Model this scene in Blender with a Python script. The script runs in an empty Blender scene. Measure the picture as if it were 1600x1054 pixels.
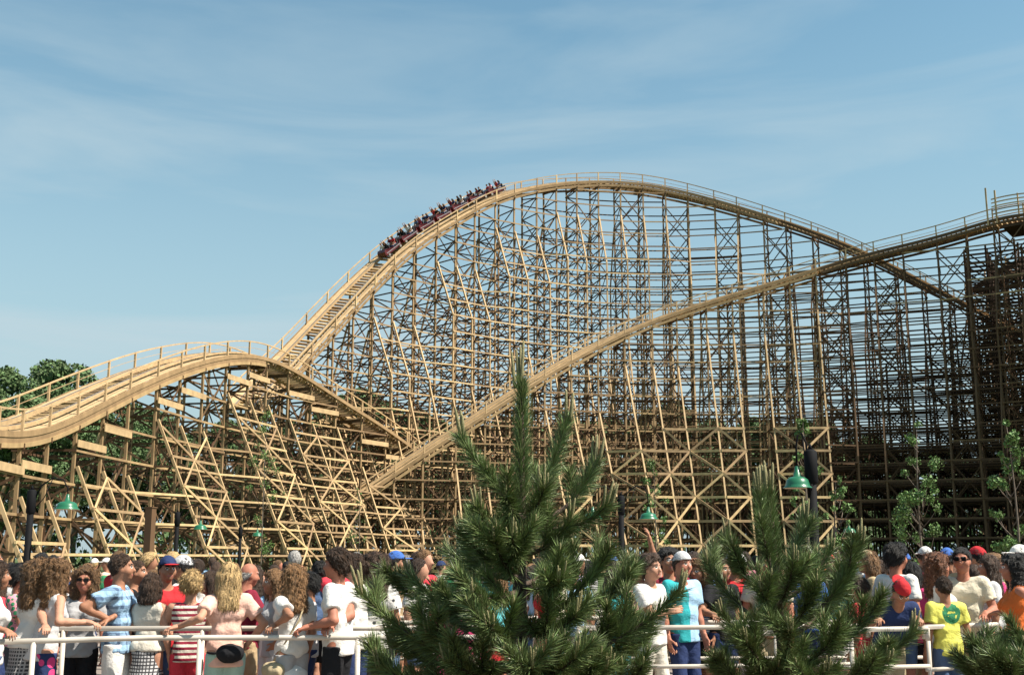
import bpy, math, random
import numpy as np
from mathutils import Vector, Matrix

rnd = random.Random(7)
nr = np.random.default_rng(11)
SC = bpy.context.scene
COL = SC.collection

# ------------------------------------------------------------------ camera, sky, sun, exposure
FPX, CX, CY, HZ, EYE = 1800.0, 800.0, 527.0, 872.0, 1.75
PITCH = math.atan((HZ - CY) / FPX)
cam = bpy.data.cameras.new('camera')
cam.sensor_width = 36.0
cam.lens = 36.0 * FPX / 1600.0
cam.clip_start, cam.clip_end = 0.1, 9000
cam_o = bpy.data.objects.new('camera', cam)
COL.objects.link(cam_o)
cam_o.location = (0, 0, EYE)
cam_o.rotation_euler = (math.pi / 2 + PITCH, 0, 0)
SC.camera = cam_o

SUN_EL, SUN_AZ = math.radians(54), math.atan2(0.95, -0.31)     # azimuth from +Y towards +X
SUN_DIR = Vector((math.sin(SUN_AZ) * math.cos(SUN_EL), math.cos(SUN_AZ) * math.cos(SUN_EL), math.sin(SUN_EL)))
w = bpy.data.worlds.new('World')
SC.world = w
w.use_nodes = True
nt = w.node_tree
bg = nt.nodes['Background']
sky = nt.nodes.new('ShaderNodeTexSky')
sky.sky_type = 'NISHITA'
sky.sun_disc = False
sky.sun_elevation = SUN_EL
sky.sun_rotation = SUN_AZ
sky.air_density, sky.dust_density, sky.ozone_density = 1.0, 0.6, 1.2
tc = nt.nodes.new('ShaderNodeTexCoord')
mp = nt.nodes.new('ShaderNodeMapping')
mp.inputs['Scale'].default_value = (1.1, 1.0, 6.5)
mp.inputs['Rotation'].default_value = (0, math.radians(-13), 0)
nt.links.new(tc.outputs['Generated'], mp.inputs['Vector'])
no = nt.nodes.new('ShaderNodeTexNoise')
no.inputs['Scale'].default_value = 2.3
no.inputs['Detail'].default_value = 6
no.inputs['Roughness'].default_value = 0.52
no.inputs['Distortion'].default_value = 0.5
nt.links.new(mp.outputs['Vector'], no.inputs['Vector'])
rp = nt.nodes.new('ShaderNodeValToRGB')
rp.color_ramp.elements[0].position = 0.43
rp.color_ramp.elements[0].color = (0, 0, 0, 1)
rp.color_ramp.elements[1].position = 0.70
rp.color_ramp.elements[1].color = (0.72, 0.72, 0.72, 1)
nt.links.new(no.outputs['Fac'], rp.inputs['Fac'])
SKY_STR = 0.060
tint = nt.nodes.new('ShaderNodeMixRGB')
tint.blend_type = 'MULTIPLY'
tint.inputs['Fac'].default_value = 1.0
tint.inputs['Color2'].default_value = (1.24, 1.55, 1.32, 1)
nt.links.new(sky.outputs['Color'], tint.inputs['Color1'])
# pale summer haze low over the horizon
sx = nt.nodes.new('ShaderNodeSeparateXYZ')
nt.links.new(tc.outputs['Generated'], sx.inputs[0])
hz = nt.nodes.new('ShaderNodeMapRange')
hz.interpolation_type = 'SMOOTHSTEP'
hz.inputs[1].default_value, hz.inputs[2].default_value = -0.02, 0.50
hz.inputs[3].default_value, hz.inputs[4].default_value = 0.95, 0.0
nt.links.new(sx.outputs['Z'], hz.inputs[0])
hm = nt.nodes.new('ShaderNodeMixRGB')
hm.inputs['Color2'].default_value = (0.228 / SKY_STR, 0.290 / SKY_STR, 0.315 / SKY_STR, 1)
nt.links.new(hz.outputs[0], hm.inputs['Fac'])
nt.links.new(tint.outputs['Color'], hm.inputs['Color1'])
mx = nt.nodes.new('ShaderNodeMixRGB')
mx.inputs['Color2'].default_value = (0.27 / SKY_STR, 0.335 / SKY_STR, 0.365 / SKY_STR, 1)
cz = nt.nodes.new('ShaderNodeMapRange')
cz.inputs[1].default_value, cz.inputs[2].default_value = 0.24, 0.48
cz.inputs[3].default_value, cz.inputs[4].default_value = 1.0, 0.45
nt.links.new(sx.outputs['Z'], cz.inputs[0])
cm_ = nt.nodes.new('ShaderNodeMath')
cm_.operation = 'MULTIPLY'
nt.links.new(rp.outputs['Color'], cm_.inputs[0])
nt.links.new(cz.outputs[0], cm_.inputs[1])
nt.links.new(cm_.outputs[0], mx.inputs['Fac'])
nt.links.new(hm.outputs['Color'], mx.inputs['Color1'])
nt.links.new(mx.outputs['Color'], bg.inputs['Color'])
bg.inputs['Strength'].default_value = SKY_STR

sl = bpy.data.lights.new('sun', 'SUN')
sl.energy = 5.0
sl.angle = math.radians(0.5)
sl.color = (1.0, 0.93, 0.82)
so = bpy.data.objects.new('sun', sl)
COL.objects.link(so)
so.rotation_euler = (-SUN_DIR).to_track_quat('-Z', 'Y').to_euler()
so.location = (60, -40, 90)
SC.view_settings.view_transform = 'Standard'
SC.view_settings.look = 'None'
SC.view_settings.exposure = 1.02
SC.view_settings.gamma = 1.0
SC.cycles.max_bounces = 5
SC.cycles.diffuse_bounces = 2
SC.cycles.glossy_bounces = 2
SC.cycles.transparent_max_bounces = 6


# ------------------------------------------------------------------ helpers
def at(px, py, Y):
    """World point seen at photo pixel (px, py) at horizontal distance Y."""
    a, b = (px - CX) / FPX, (CY - py) / FPX
    c, s = math.cos(PITCH), math.sin(PITCH)
    d = np.array([a, c - b * s, s + b * c])
    return np.array([0, 0, EYE]) + d * (Y / d[1])


def link(o, parent=None):
    COL.objects.link(o)
    if parent is not None:
        o.parent = parent
    return o


def empty(name, loc=(0, 0, 0), rz=0.0):
    o = bpy.data.objects.new(name, None)
    o.empty_display_size = 0.2
    o.location = [float(v) for v in loc]
    o.rotation_euler = (0, 0, rz)
    COL.objects.link(o)
    return o


def tag(o, label=None, cat=None, group=None, kind=None):
    if label: o['label'] = label
    if cat: o['category'] = cat
    if group: o['group'] = group
    if kind: o['kind'] = kind
    return o


def thing(name, label, cat, loc=(0, 0, 0), rz=0.0, group=None):
    return tag(empty(name, loc, rz), label, cat, group)


def mesh_obj(name, V, F, mat, parent=None, smooth=False, midx=None):
    """V (n,3) array, F list of faces or (m,k) array."""
    me = bpy.data.meshes.new(name)
    V = np.asarray(V, dtype=np.float32).reshape(-1, 3)
    if isinstance(F, np.ndarray):
        k = F.shape[1]
        me.vertices.add(len(V))
        me.vertices.foreach_set('co', V.ravel())
        me.loops.add(F.size)
        me.loops.foreach_set('vertex_index', F.astype(np.int32).ravel())
        me.polygons.add(len(F))
        me.polygons.foreach_set('loop_start', np.arange(0, F.size, k, dtype=np.int32))
        me.polygons.foreach_set('loop_total', np.full(len(F), k, dtype=np.int32))
        me.update(calc_edges=True)
    else:
        me.from_pydata(V.tolist(), [], F)
    for m in (mat if isinstance(mat, (list, tuple)) else [mat]):
        me.materials.append(m)
    if midx is not None:
        me.polygons.foreach_set('material_index', np.asarray(midx, dtype=np.int32))
    me.validate()
    me.polygons.foreach_set('use_smooth', np.full(len(me.polygons), bool(smooth)))
    return link(bpy.data.objects.new(name, me), parent)


BOXF = np.array([[0, 3, 2, 1], [4, 5, 6, 7], [0, 1, 5, 4], [1, 2, 6, 5], [2, 3, 7, 6], [3, 0, 4, 7]])


class MB:
    """Collects beams, tubes and lathes into one mesh."""
    def __init__(self):
        self.V, self.F, self.n = [], [], 0

    def add(self, V, F):
        self.V.append(np.asarray(V, float))
        self.F.append(np.asarray(F) + self.n)
        self.n += len(V)

    def beam(self, p, q, w, h, up=(0, 0, 1)):
        p, q = np.asarray(p, float), np.asarray(q, float)
        d = q - p
        L = np.linalg.norm(d)
        if L < 1e-5: return
        d = d / L
        up = np.asarray(up, float)
        s = np.cross(d, up)
        if np.linalg.norm(s) < 1e-3:
            s = np.cross(d, np.array([1.0, 0, 0]))
        s /= np.linalg.norm(s)
        u = np.cross(s, d)
        s, u = s * w / 2, u * h / 2
        self.add([p - s - u, p + s - u, p + s + u, p - s + u, q - s - u, q + s - u, q + s + u, q - s + u],
                 np.array([[0, 1, 2, 3], [7, 6, 5, 4], [4, 5, 1, 0], [5, 6, 2, 1], [6, 7, 3, 2], [7, 4, 0, 3]]))

    def ribbon(self, P, S, U, w, h):
        """One continuous bar along P with side S and up U vectors."""
        P, S, U = np.asarray(P), np.asarray(S), np.asarray(U)
        n = len(P)
        V = np.stack([P - S * w / 2 - U * h / 2, P + S * w / 2 - U * h / 2, P + S * w / 2 + U * h / 2, P - S * w / 2 + U * h / 2], 1).reshape(-1, 3)
        F = []
        for i in range(n - 1):
            a, b = 4 * i, 4 * i + 4
            for j in range(4):
                k = (j + 1) % 4
                F.append([a + j, a + k, b + k, b + j])
        F.append([3, 2, 1, 0]); F.append([4 * n - 4, 4 * n - 3, 4 * n - 2, 4 * n - 1])
        self.add(V, np.array(F))

    def tube(self, P, R, n=8, cap=True):
        P = [np.asarray(p, float) for p in P]
        if np.isscalar(R): R = [R] * len(P)
        V, F = [], []
        ref = None
        for i, p in enumerate(P):
            t = P[min(i + 1, len(P) - 1)] - P[max(i - 1, 0)]
            t = t / (np.linalg.norm(t) + 1e-9)
            if ref is None:
                ref = np.cross(t, [0, 0, 1.0])
                if np.linalg.norm(ref) < 0.1: ref = np.cross(t, [1.0, 0, 0])
            ref = ref - t * np.dot(ref, t)
            ref /= np.linalg.norm(ref)
            b = np.cross(t, ref)
            for k in range(n):
                a = 2 * math.pi * k / n
                V.append(p + R[i] * (math.cos(a) * ref + math.sin(a) * b))
        for i in range(len(P) - 1):
            for k in range(n):
                k2 = (k + 1) % n
                F.append([i * n + k, i * n + k2, (i + 1) * n + k2, (i + 1) * n + k])
        if cap:
            m = len(V)
            V += [P[0], P[-1]]
            for k in range(n):
                k2 = (k + 1) % n
                F.append([m, k2, k, k])
                F.append([m + 1, (len(P) - 1) * n + k, (len(P) - 1) * n + k2, (len(P) - 1) * n + k2])
        self.add(V, np.array(F))

    def lathe(self, prof, c=(0, 0, 0), n=24):
        V, F = [], []
        for r, z in prof:
            for k in range(n):
                a = 2 * math.pi * k / n
                V.append([c[0] + r * math.cos(a), c[1] + r * math.sin(a), c[2] + z])
        for i in range(len(prof) - 1):
            for k in range(n):
                k2 = (k + 1) % n
                F.append([i * n + k, i * n + k2, (i + 1) * n + k2, (i + 1) * n + k])
        self.add(V, np.array(F))

    def build(self, name, mat, parent=None, smooth=False):
        if not self.V: return None
        V, F = np.concatenate(self.V), np.concatenate(self.F)
        tri = F[:, 2] == F[:, 3]
        if tri.any():
            Fl = [list(f[:3]) if t else list(f) for f, t in zip(F.tolist(), tri)]
            return mesh_obj(name, V, Fl, mat, parent, smooth)
        return mesh_obj(name, V, F, mat, parent, smooth)


# ------------------------------------------------------------------ materials
def new_mat(name):
    m = bpy.data.materials.new(name)
    m.use_nodes = True
    b = m.node_tree.nodes['Principled BSDF']
    return m, m.node_tree, b


def mat(name, c, rough=0.7, var=0.12, scale=8.0, bump=0.0, bscale=60.0, island=0.0, spec=0.3, coat=0.0, metal=0.0, hue=0.0):
    m, t, b = new_mat(name)
    b.inputs['Roughness'].default_value = rough
    b.inputs['Specular IOR Level'].default_value = spec
    b.inputs['Coat Weight'].default_value = coat
    b.inputs['Metallic'].default_value = metal
    tcn = t.nodes.new('ShaderNodeTexCoord')
    n = t.nodes.new('ShaderNodeTexNoise')
    n.inputs['Scale'].default_value = scale
    n.inputs['Detail'].default_value = 4
    t.links.new(tcn.outputs['Object'], n.inputs['Vector'])
    mr = t.nodes.new('ShaderNodeMapRange')
    mr.inputs[1].default_value, mr.inputs[2].default_value = 0.25, 0.75
    mr.inputs[3].default_value, mr.inputs[4].default_value = 1 - var, 1 + var
    t.links.new(n.outputs['Fac'], mr.inputs[0])
    h = t.nodes.new('ShaderNodeHueSaturation')
    h.inputs['Color'].default_value = (*c, 1)
    src = mr.outputs[0]
    if island or hue:
        g = t.nodes.new('ShaderNodeNewGeometry')
        m2 = t.nodes.new('ShaderNodeMapRange')
        m2.inputs[3].default_value, m2.inputs[4].default_value = 1 - island, 1 + island
        t.links.new(g.outputs['Random Per Island'], m2.inputs[0])
        mm = t.nodes.new('ShaderNodeMath')
        mm.operation = 'MULTIPLY'
        t.links.new(src, mm.inputs[0]); t.links.new(m2.outputs[0], mm.inputs[1])
        src = mm.outputs[0]
        if hue:
            m3 = t.nodes.new('ShaderNodeMapRange')
            m3.inputs[3].default_value, m3.inputs[4].default_value = 0.5 - hue, 0.5 + hue
            t.links.new(g.outputs['Random Per Island'], m3.inputs[0])
            t.links.new(m3.outputs[0], h.inputs['Hue'])
    t.links.new(src, h.inputs['Value'])
    t.links.new(h.outputs['Color'], b.inputs['Base Color'])
    if bump:
        n2 = t.nodes.new('ShaderNodeTexNoise')
        n2.inputs['Scale'].default_value = bscale
        n2.inputs['Detail'].default_value = 3
        t.links.new(tcn.outputs['Object'], n2.inputs['Vector'])
        bp = t.nodes.new('ShaderNodeBump')
        bp.inputs['Strength'].default_value = bump
        bp.inputs['Distance'].default_value = 0.02
        t.links.new(n2.outputs['Fac'], bp.inputs['Height'])
        t.links.new(bp.outputs['Normal'], b.inputs['Normal'])
    return m


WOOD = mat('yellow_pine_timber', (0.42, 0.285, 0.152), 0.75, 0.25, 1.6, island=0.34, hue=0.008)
WOOD_MID = mat('mid_tan_timber', (0.27, 0.172, 0.088), 0.8, 0.25, 1.4, island=0.38, hue=0.008)  # a browner tan than the pale timber
WOOD_BROWN_SHADE = mat('brown_and_shade_timber', (0.105, 0.058, 0.029), 0.8, 0.2, 1.0, island=0.25, hue=0.008)  # own brown on the square post, on trestle members shade put into the colour
WOOD_DEEP_SHADE = mat('deep_shade_timber', (0.06, 0.034, 0.019), 0.85, 0.2, 1.0, island=0.3)  # the turnaround's deep shade put into the timber colour
STEEL = mat('running_rail_steel', (0.30, 0.26, 0.22), 0.4, 0.1, 3.0, metal=0.6)
PAVE = mat('concrete_paving', (0.22, 0.18, 0.155), 0.9, 0.12, 0.5, bump=0.2, bscale=20)
GRASS = mat('mown_grass', (0.055, 0.085, 0.025), 0.95, 0.35, 0.25, bump=0.4, bscale=8)
BLACK = mat('black_paint', (0.006, 0.006, 0.007), 0.75, 0.2, 3, spec=0.12)
GREEN = mat('green_enamel', (0.018, 0.125, 0.062), 0.35, 0.1, 4, coat=0.4)
CREAM = mat('cream_enamel', (0.62, 0.52, 0.36), 0.4, 0.08, 4)
WHITEP = mat('white_painted_pipe', (0.52, 0.46, 0.39), 0.45, 0.22, 4, spec=0.45)
BARK = mat('pine_bark', (0.075, 0.052, 0.038), 0.95, 0.35, 30, bump=0.5, bscale=80)
BARK2 = mat('grey_bark', (0.14, 0.11, 0.085), 0.95, 0.3, 10)
NEEDLE = mat('pine_needles', (0.140, 0.180, 0.064), 0.45, 0.3, 4, island=0.55, hue=0.025, spec=0.45)
CANDLE = mat('pine_candles', (0.21, 0.185, 0.09), 0.7, 0.2, 40, bump=0.4, bscale=200)
LEAF = mat('young_leaves', (0.095, 0.165, 0.04), 0.55, 0.2, 2, island=0.4, hue=0.02)
LEAF_DK = mat('forest_leaves', (0.075, 0.118, 0.042), 0.7, 0.25, 0.3, island=0.45, hue=0.015)

# ------------------------------------------------------------------ ground
def sheet(name, x0, x1, y0, y1, z, m):
    o = mesh_obj(name, [[x0, y0, z], [x1, y0, z], [x1, y1, z], [x0, y1, z]], np.array([[0, 1, 2, 3]]), m)
    return tag(o, kind='structure')

sheet('ground', -3500, 3500, -300, 6000, 0.0, GRASS)
sheet('pavement', -45, 45, 8.6, 46, 0.006, PAVE)
# planting bed of bark mulch under the pines
sheet('mulch_bed_ground', -12, 12, 3.0, 8.6, 0.004, mat('bark_mulch', (0.09, 0.055, 0.035), 0.95, 0.4, 12, bump=0.6, bscale=30))

# ------------------------------------------------------------------ roller coaster
def catmull(P, step=0.5, smooth=3.0):
    P = np.asarray(P)
    E = np.vstack([2 * P[0] - P[1], P, 2 * P[-1] - P[-2]])
    out = []
    for i in range(len(P) - 1):
        p0, p1, p2, p3 = E[i:i + 4]
        for t in np.linspace(0, 1, 24, endpoint=False):
            out.append(0.5 * ((2 * p1) + (-p0 + p2) * t + (2 * p0 - 5 * p1 + 4 * p2 - p3) * t * t + (-p0 + 3 * p1 - 3 * p2 + p3) * t ** 3))
    out.append(P[-1])
    out = np.array(out)
    s = np.concatenate([[0], np.cumsum(np.linalg.norm(np.diff(out, axis=0), axis=1))])
    n = int(s[-1] / step)
    si = np.linspace(0, s[-1], n)
    Q = np.stack([np.interp(si, s, out[:, k]) for k in range(3)], 1)
    k = int(smooth / step)
    ker = np.exp(-0.5 * (np.arange(-2 * k, 2 * k + 1) / k) ** 2); ker /= ker.sum()
    pad = 2 * k
    lo = Q[0] - (Q[1:pad + 1][::-1] - Q[0]); hi = Q[-1] - (Q[-pad - 1:-1][::-1] - Q[-1])
    Z = np.vstack([lo, Q, hi])
    return np.stack([np.convolve(Z[:, j], ker, 'valid') for j in range(3)], 1)


class Path:
    def __init__(self, pts):
        self.P = catmull([at(*p) for p in pts])
        P = self.P
        T = np.gradient(P, axis=0)
        self.T = T / np.linalg.norm(T, axis=1)[:, None]
        H = self.T[:, :2] / np.linalg.norm(self.T[:, :2], axis=1)[:, None]
        S = np.stack([-H[:, 1], H[:, 0], 0 * H[:, 0]], 1)
        m = len(P) // 2
        if np.dot(S[m, :2], -P[m, :2]) < 0: S = -S          # the side that faces the viewer
        self.S = S
        U = np.cross(S, self.T)
        U[U[:, 2] < 0] *= -1
        self.U = U
        self.bank = np.zeros(len(P))
        self.h = np.concatenate([[0], np.cumsum(np.linalg.norm(np.diff(P[:, :2], axis=0), axis=1))])

    def stations(self, sp):
        n = int(self.h[-1] / sp)
        return [int(np.searchsorted(self.h, k * sp + 0.01)) for k in range(n + 1) if k * sp < self.h[-1] - 0.1]


COASTER = thing('wooden_roller_coaster', 'huge pale timber roller coaster with a tall arched hill on dense trestle legs', 'roller coaster')
LV = 2.15
BENTS = {'n': 0}
REST = MB()          # trestle frames past the hundredth
REAR = MB()          # ledgers on the far side
INNER = MB()         # ledgers past the hundredth, and those of the wider lower legs
LEDGERS = []
RAILPOSTS = MB()


def offs(P, S, U, a, b):
    return P + S * a + U * b


def build_track(path, label, wood, hr_posts=True, sp=3.0, deck=1.75, rail_h=1.15, deep=False):
    P = path.P
    cb, sb = np.cos(path.bank)[:, None], np.sin(path.bank)[:, None]
    S, U = path.S * cb - path.U * sb, path.U * cb + path.S * sb
    ties = MB()
    d = np.concatenate([[0], np.cumsum(np.linalg.norm(np.diff(P, axis=0), axis=1))])
    k = 0
    while k * 0.54 < d[-1]:
        i = min(int(np.searchsorted(d, k * 0.54)), len(P) - 1)
        ww = deck + 0.12 if k % 3 == 0 else 1.05
        c = P[i] - U[i] * 0.12
        ties.beam(c - S[i] * ww, c + S[i] * ww, 0.13, 0.22, U[i])
        k += 1
    tr = ties.build('track', wood, COASTER)
    tr['label'] = label
    for sg in (-1, 1):
        m = MB()
        m.ribbon(offs(P, S, U, sg * 0.86, 0.14), S, U, 0.27, 0.28)
        m.build('rail', wood, tr)
        m = MB()
        m.ribbon(offs(P, S, U, sg * 0.80, 0.297), S, U, 0.12, 0.02)
        m.build('steel_strip', STEEL, tr)
        m = MB()
        m.ribbon(offs(P, S, U, sg * 1.44, 0.03), S, U, 0.56, 0.05)
        m.build('walkway', wood, tr)
        for shade_tone in (False, True):                # the turnaround side's shade is put into the colour of its boards
            ii = np.array([i for i in range(len(P)) if (P[i, 0] > 33) == shade_tone])
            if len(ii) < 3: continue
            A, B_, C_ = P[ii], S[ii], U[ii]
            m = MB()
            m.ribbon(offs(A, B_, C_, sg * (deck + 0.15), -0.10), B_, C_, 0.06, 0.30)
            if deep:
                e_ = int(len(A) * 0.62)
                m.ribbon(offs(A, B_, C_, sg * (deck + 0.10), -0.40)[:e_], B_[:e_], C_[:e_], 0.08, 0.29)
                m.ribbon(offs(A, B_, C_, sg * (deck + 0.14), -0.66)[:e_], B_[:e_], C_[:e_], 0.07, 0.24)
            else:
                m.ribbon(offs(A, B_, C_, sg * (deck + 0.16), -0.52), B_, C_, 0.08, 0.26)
            m.build('stringer', WOOD_BROWN_SHADE if shade_tone else WOOD_MID if wood is WOOD else wood, tr)
        m = MB()
        Q = P + S * (sg * (deck + 0.02))
        m.ribbon(Q + np.array([0, 0, rail_h]), S, U, 0.10, 0.09)
        m.ribbon(Q + np.array([0, 0, rail_h * 0.55]), S, U, 0.03, 0.03)
        hr = m.build('handrail', wood, COASTER)
        for i in path.stations(sp):
            q = Q[i]
            if hr_posts:
                p = MB()
                p.beam(q + [0, 0, -0.5], q + [0, 0, rail_h + 0.05], 0.13, 0.13, S[i])
                p.build('handrail_post', wood, hr)
            else:
                RAILPOSTS.beam(q + [0, 0, -0.5], q + [0, 0, rail_h + 0.05], 0.13, 0.13, S[i])
    return tr


def leg_offset(z, s1, drop, w):
    """Outward offset of an outrigger leg at height z."""
    if z >= s1: return 0.0
    return w * min(1.0, (s1 - z) / drop)


def build_trestle(path, sp, wood, near, far, individual=True, straight=None, xb=2, lvl=LV, post=0.17, name_ledgers=True, zmin_top=2.5, boards=False, inner=1.72, lh=0.14, skip_out=False, second=False, dark_from=None):
    """near/far: (depth of the splay under the track, its height, its width). straight: set of station numbers whose near outrigger runs straight to the ground."""
    st = path.stations(sp)
    P, S, T = path.P, path.S, path.T
    info = []
    for k, i in enumerate(st):
        z = P[i, 2] - 0.62
        info.append(dict(p=P[i], s=S[i], z=z, k=k, db=math.tan(path.bank[i]) * inner))
    # grouped splay levels: every three bents share one
    for g in range(0, len(info), 3):
        zz = min(b['z'] for b in info[g:g + 3])
        for b in info[g:g + 3]:
            s1 = zz - near[0]
            b['s1'] = s1
            if straight and b['k'] in straight:
                b['dn'], b['wn'] = max(s1, 1), straight[b['k']] * max(s1, 1)
            else:
                b['dn'], b['wn'] = near[1], near[2]
            b['f1'] = zz - far[0]
    def pt(b, u, z):
        q = b['p'] + b['s'] * u
        return np.array([q[0], q[1], z])
    def un(b, z): return inner + leg_offset(z, b['s1'], b['dn'], b['wn'])
    def uf(b, z): return -inner - leg_offset(z, b['f1'], far[1], far[2])
    ledg, segs = {}, {}
    base_wood = wood
    for b in info:
        shade_tone = dark_from is not None and b['p'][0] > dark_from  # members on the turnaround side have its shade put into the wood colour
        wood = WOOD_BROWN_SHADE if shade_tone else base_wood
        pw = WOOD_BROWN_SHADE if shade_tone else WOOD_MID
        if b['z'] < zmin_top: continue
        body = MB()
        nlev = int((b['z'] - 0.5) / lvl)
        levels = [lvl * (j + 1) for j in range(nlev)]
        ax = np.cross(b['s'], [0, 0, 1])
        zc = b['z']
        body.beam(pt(b, -inner - 0.25, zc - 0.1 + b['db']), pt(b, inner + 0.25, zc - 0.1 - b['db']), 0.1, 0.3)
        allz = [0.05] + levels + [zc - 0.3]
        for j, z in enumerate(levels):
            sh = ax * (0.14 if j % 2 else -0.14)
            body.beam(pt(b, uf(b, z) - 0.15, z) + sh, pt(b, un(b, z) + 0.15, z) + sh, 0.06, lh)
        for j in range(len(allz) - 1):
            a, c = allz[j], allz[j + 1]
            fl = 1 if (j + b['k']) % 2 else -1
            body.beam(pt(b, -inner * fl, a) + ax * 0.05, pt(b, inner * fl, c) + ax * 0.05, 0.05, 0.14)
            if un(b, a) > inner + 0.5:
                body.beam(pt(b, inner if fl > 0 else un(b, a), a) - ax * 0.06, pt(b, un(b, c) if fl > 0 else inner, c) - ax * 0.06, 0.05, 0.13)
            if uf(b, a) < -inner - 0.5:
                body.beam(pt(b, -inner if fl > 0 else uf(b, a), a) - ax * 0.06, pt(b, uf(b, c) if fl > 0 else -inner, c) - ax * 0.06, 0.05, 0.13)
        # braces along the run, in alternate bays
        nb = info[b['k'] + 1] if b['k'] + 1 < len(info) else None
        if nb is not None and b['k'] % xb == 0:
            for u in (-inner + 0.05, inner - 0.05):
                j = (b['k'] // xb) % 2
                while True:
                    lo, hi = j * lvl, (j + 2) * lvl
                    if hi > min(b['z'], nb['z']) + 0.4: break
                    body.beam(pt(b, u, lo + .1), pt(nb, u, hi), 0.05, 0.12)
                    body.beam(pt(b, u, hi), pt(nb, u, lo + .1), 0.05, 0.12)
                    j += 2
        extra = []
        if second and b['z'] > 17:
            for sgn, fn in ((1, un), (-1, uf)):
                if sgn == 1 and straight and b['k'] in straight: continue
                z1 = b['z'] * (0.56 if b['k'] % 6 < 3 else 0.50)
                z0 = z1 - 6.5
                u0, u1 = abs(fn(b, z1)) + 0.1, abs(fn(b, z0)) + 2.3
                m = MB()
                m.beam(pt(b, sgn * u0, z1 + .3), pt(b, sgn * u1, z0), post * .9, post, b['s'])
                m.beam(pt(b, sgn * u1, z0 + .05), pt(b, sgn * u1, -.1), post * .9, post, b['s'])
                extra.append(m)
                for j, z in enumerate(levels):
                    if z < z0 + .5:
                        body.beam(pt(b, sgn * abs(fn(b, z)), z) + ax * .1, pt(b, sgn * (u1 + .15), z) + ax * .1, 0.06, lh)
                        if (j + b['k']) % 2: body.beam(pt(b, sgn * abs(fn(b, z)), z) - ax * .05, pt(b, sgn * u1, max(z - lvl, 0)) - ax * .05, 0.05, 0.12)
                        if nb is not None and nb['z'] > 17:
                            p_, q_ = pt(b, sgn * (u1 + .12), z), pt(nb, sgn * (u1 + .12), z)
                            (INNER if sgn == 1 and name_ledgers and not shade_tone else REAR).beam(p_, q_, 0.06, lh)
        ind = individual and BENTS['n'] < 100
        if ind:
            BENTS['n'] += 1
            bo = body.build('trestle_bent', WOOD_BROWN_SHADE, COASTER)  # inner frames carry their shade in the darker wood colour
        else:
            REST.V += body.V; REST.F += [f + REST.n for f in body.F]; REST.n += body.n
        for sgn, fn, s1, dn in ((1, un, b['s1'], b['dn']), (-1, uf, b['f1'], far[1])):
            m = MB()
            m.beam(pt(b, sgn * inner, -0.1), pt(b, sgn * inner, zc - sgn * b['db']), post, post, b['s'])
            if ind: m.build('post', pw, bo)
            else: REST.add(m.V[0], m.F[0])
            if s1 > 2.0:
                m = MB()
                z2 = max(s1 - dn, -0.05)
                m.beam(pt(b, fn(b, s1) + sgn * 0.22, s1 + 0.3), pt(b, fn(b, z2) + sgn * 0.22, z2), post * 0.9, post, b['s'])
                if z2 > 0.3:
                    m.beam(pt(b, fn(b, z2) + sgn * 0.22, z2 + 0.05), pt(b, fn(b, 0) + sgn * 0.22, -0.1), post * 0.9, post, b['s'])
                if ind: m.build('outrigger_leg', wood, bo)
                else:
                    for v, f in zip(m.V, m.F): REST.V.append(v); REST.F.append(f - f.min() + REST.n); REST.n += len(v)
        for m in extra:
            if ind: m.build('outrigger_leg', wood, bo)
            else:
                for v, f in zip(m.V, m.F): REST.V.append(v); REST.F.append(f - f.min() + REST.n); REST.n += len(v)
        # ledgers along the run
        if nb is not None and nb['z'] >= zmin_top:
            for j, z in enumerate(levels):
                if z > nb['z'] + 0.3 and z > nb['z'] - 0.1: continue
                kk = (j % 3 - 1) * 0.0
                for line, f in (('near_out', lambda q, zz: un(q, zz) + 0.38), ('near_in', lambda q, zz: inner + 0.14), ('far_in', lambda q, zz: -inner - 0.14), ('far_out', lambda q, zz: uf(q, zz) - 0.38)):
                    if line == 'near_out' and not (un(b, z) > inner + 0.3 and un(nb, z) > inner + 0.3): continue
                    if line == 'near_out' and straight and b['k'] in straight and skip_out: continue
                    if line == 'far_out' and not (uf(b, z) < -inner - 0.3 and uf(nb, z) < -inner - 0.3): continue
                    if line == 'far_in' and (j + b['k'] // 6) % 5 == 4: continue
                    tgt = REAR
                    if name_ledgers and line.startswith('near'):
                        seg, last = segs.get((line, j), (0, b['k'] - 1))
                        if last != b['k'] - 1: seg += 1
                        segs[(line, j)] = (seg, b['k'])
                        tgt = ledg.setdefault((line, j, seg, shade_tone), MB())
                    p, q = pt(b, f(b, z), z), pt(nb, f(nb, z), z)
                    e = (q - p) / np.linalg.norm(q - p) * 0.12
                    tgt.beam(p - e, q + e, 0.06, lh)
        if boards and nb is not None and b['k'] % 3 != 2:
            m = MB()
            zb = min(b['z'], nb['z']) - 1.0
            p, q = pt(b, inner + 0.24, zb), pt(nb, inner + 0.24, zb)
            e = (q - p) / np.linalg.norm(q - p) * 0.2
            m.beam(p - e, q + e, 0.06, 0.42)
            m.build('ribbon_board', wood, COASTER)
    for key, m in ledg.items():
        LEDGERS.append((len(m.V), m, WOOD_BROWN_SHADE if key[3] else base_wood if key[0] == 'near_out' else WOOD_MID))
    return info, pt, un, uf


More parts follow.
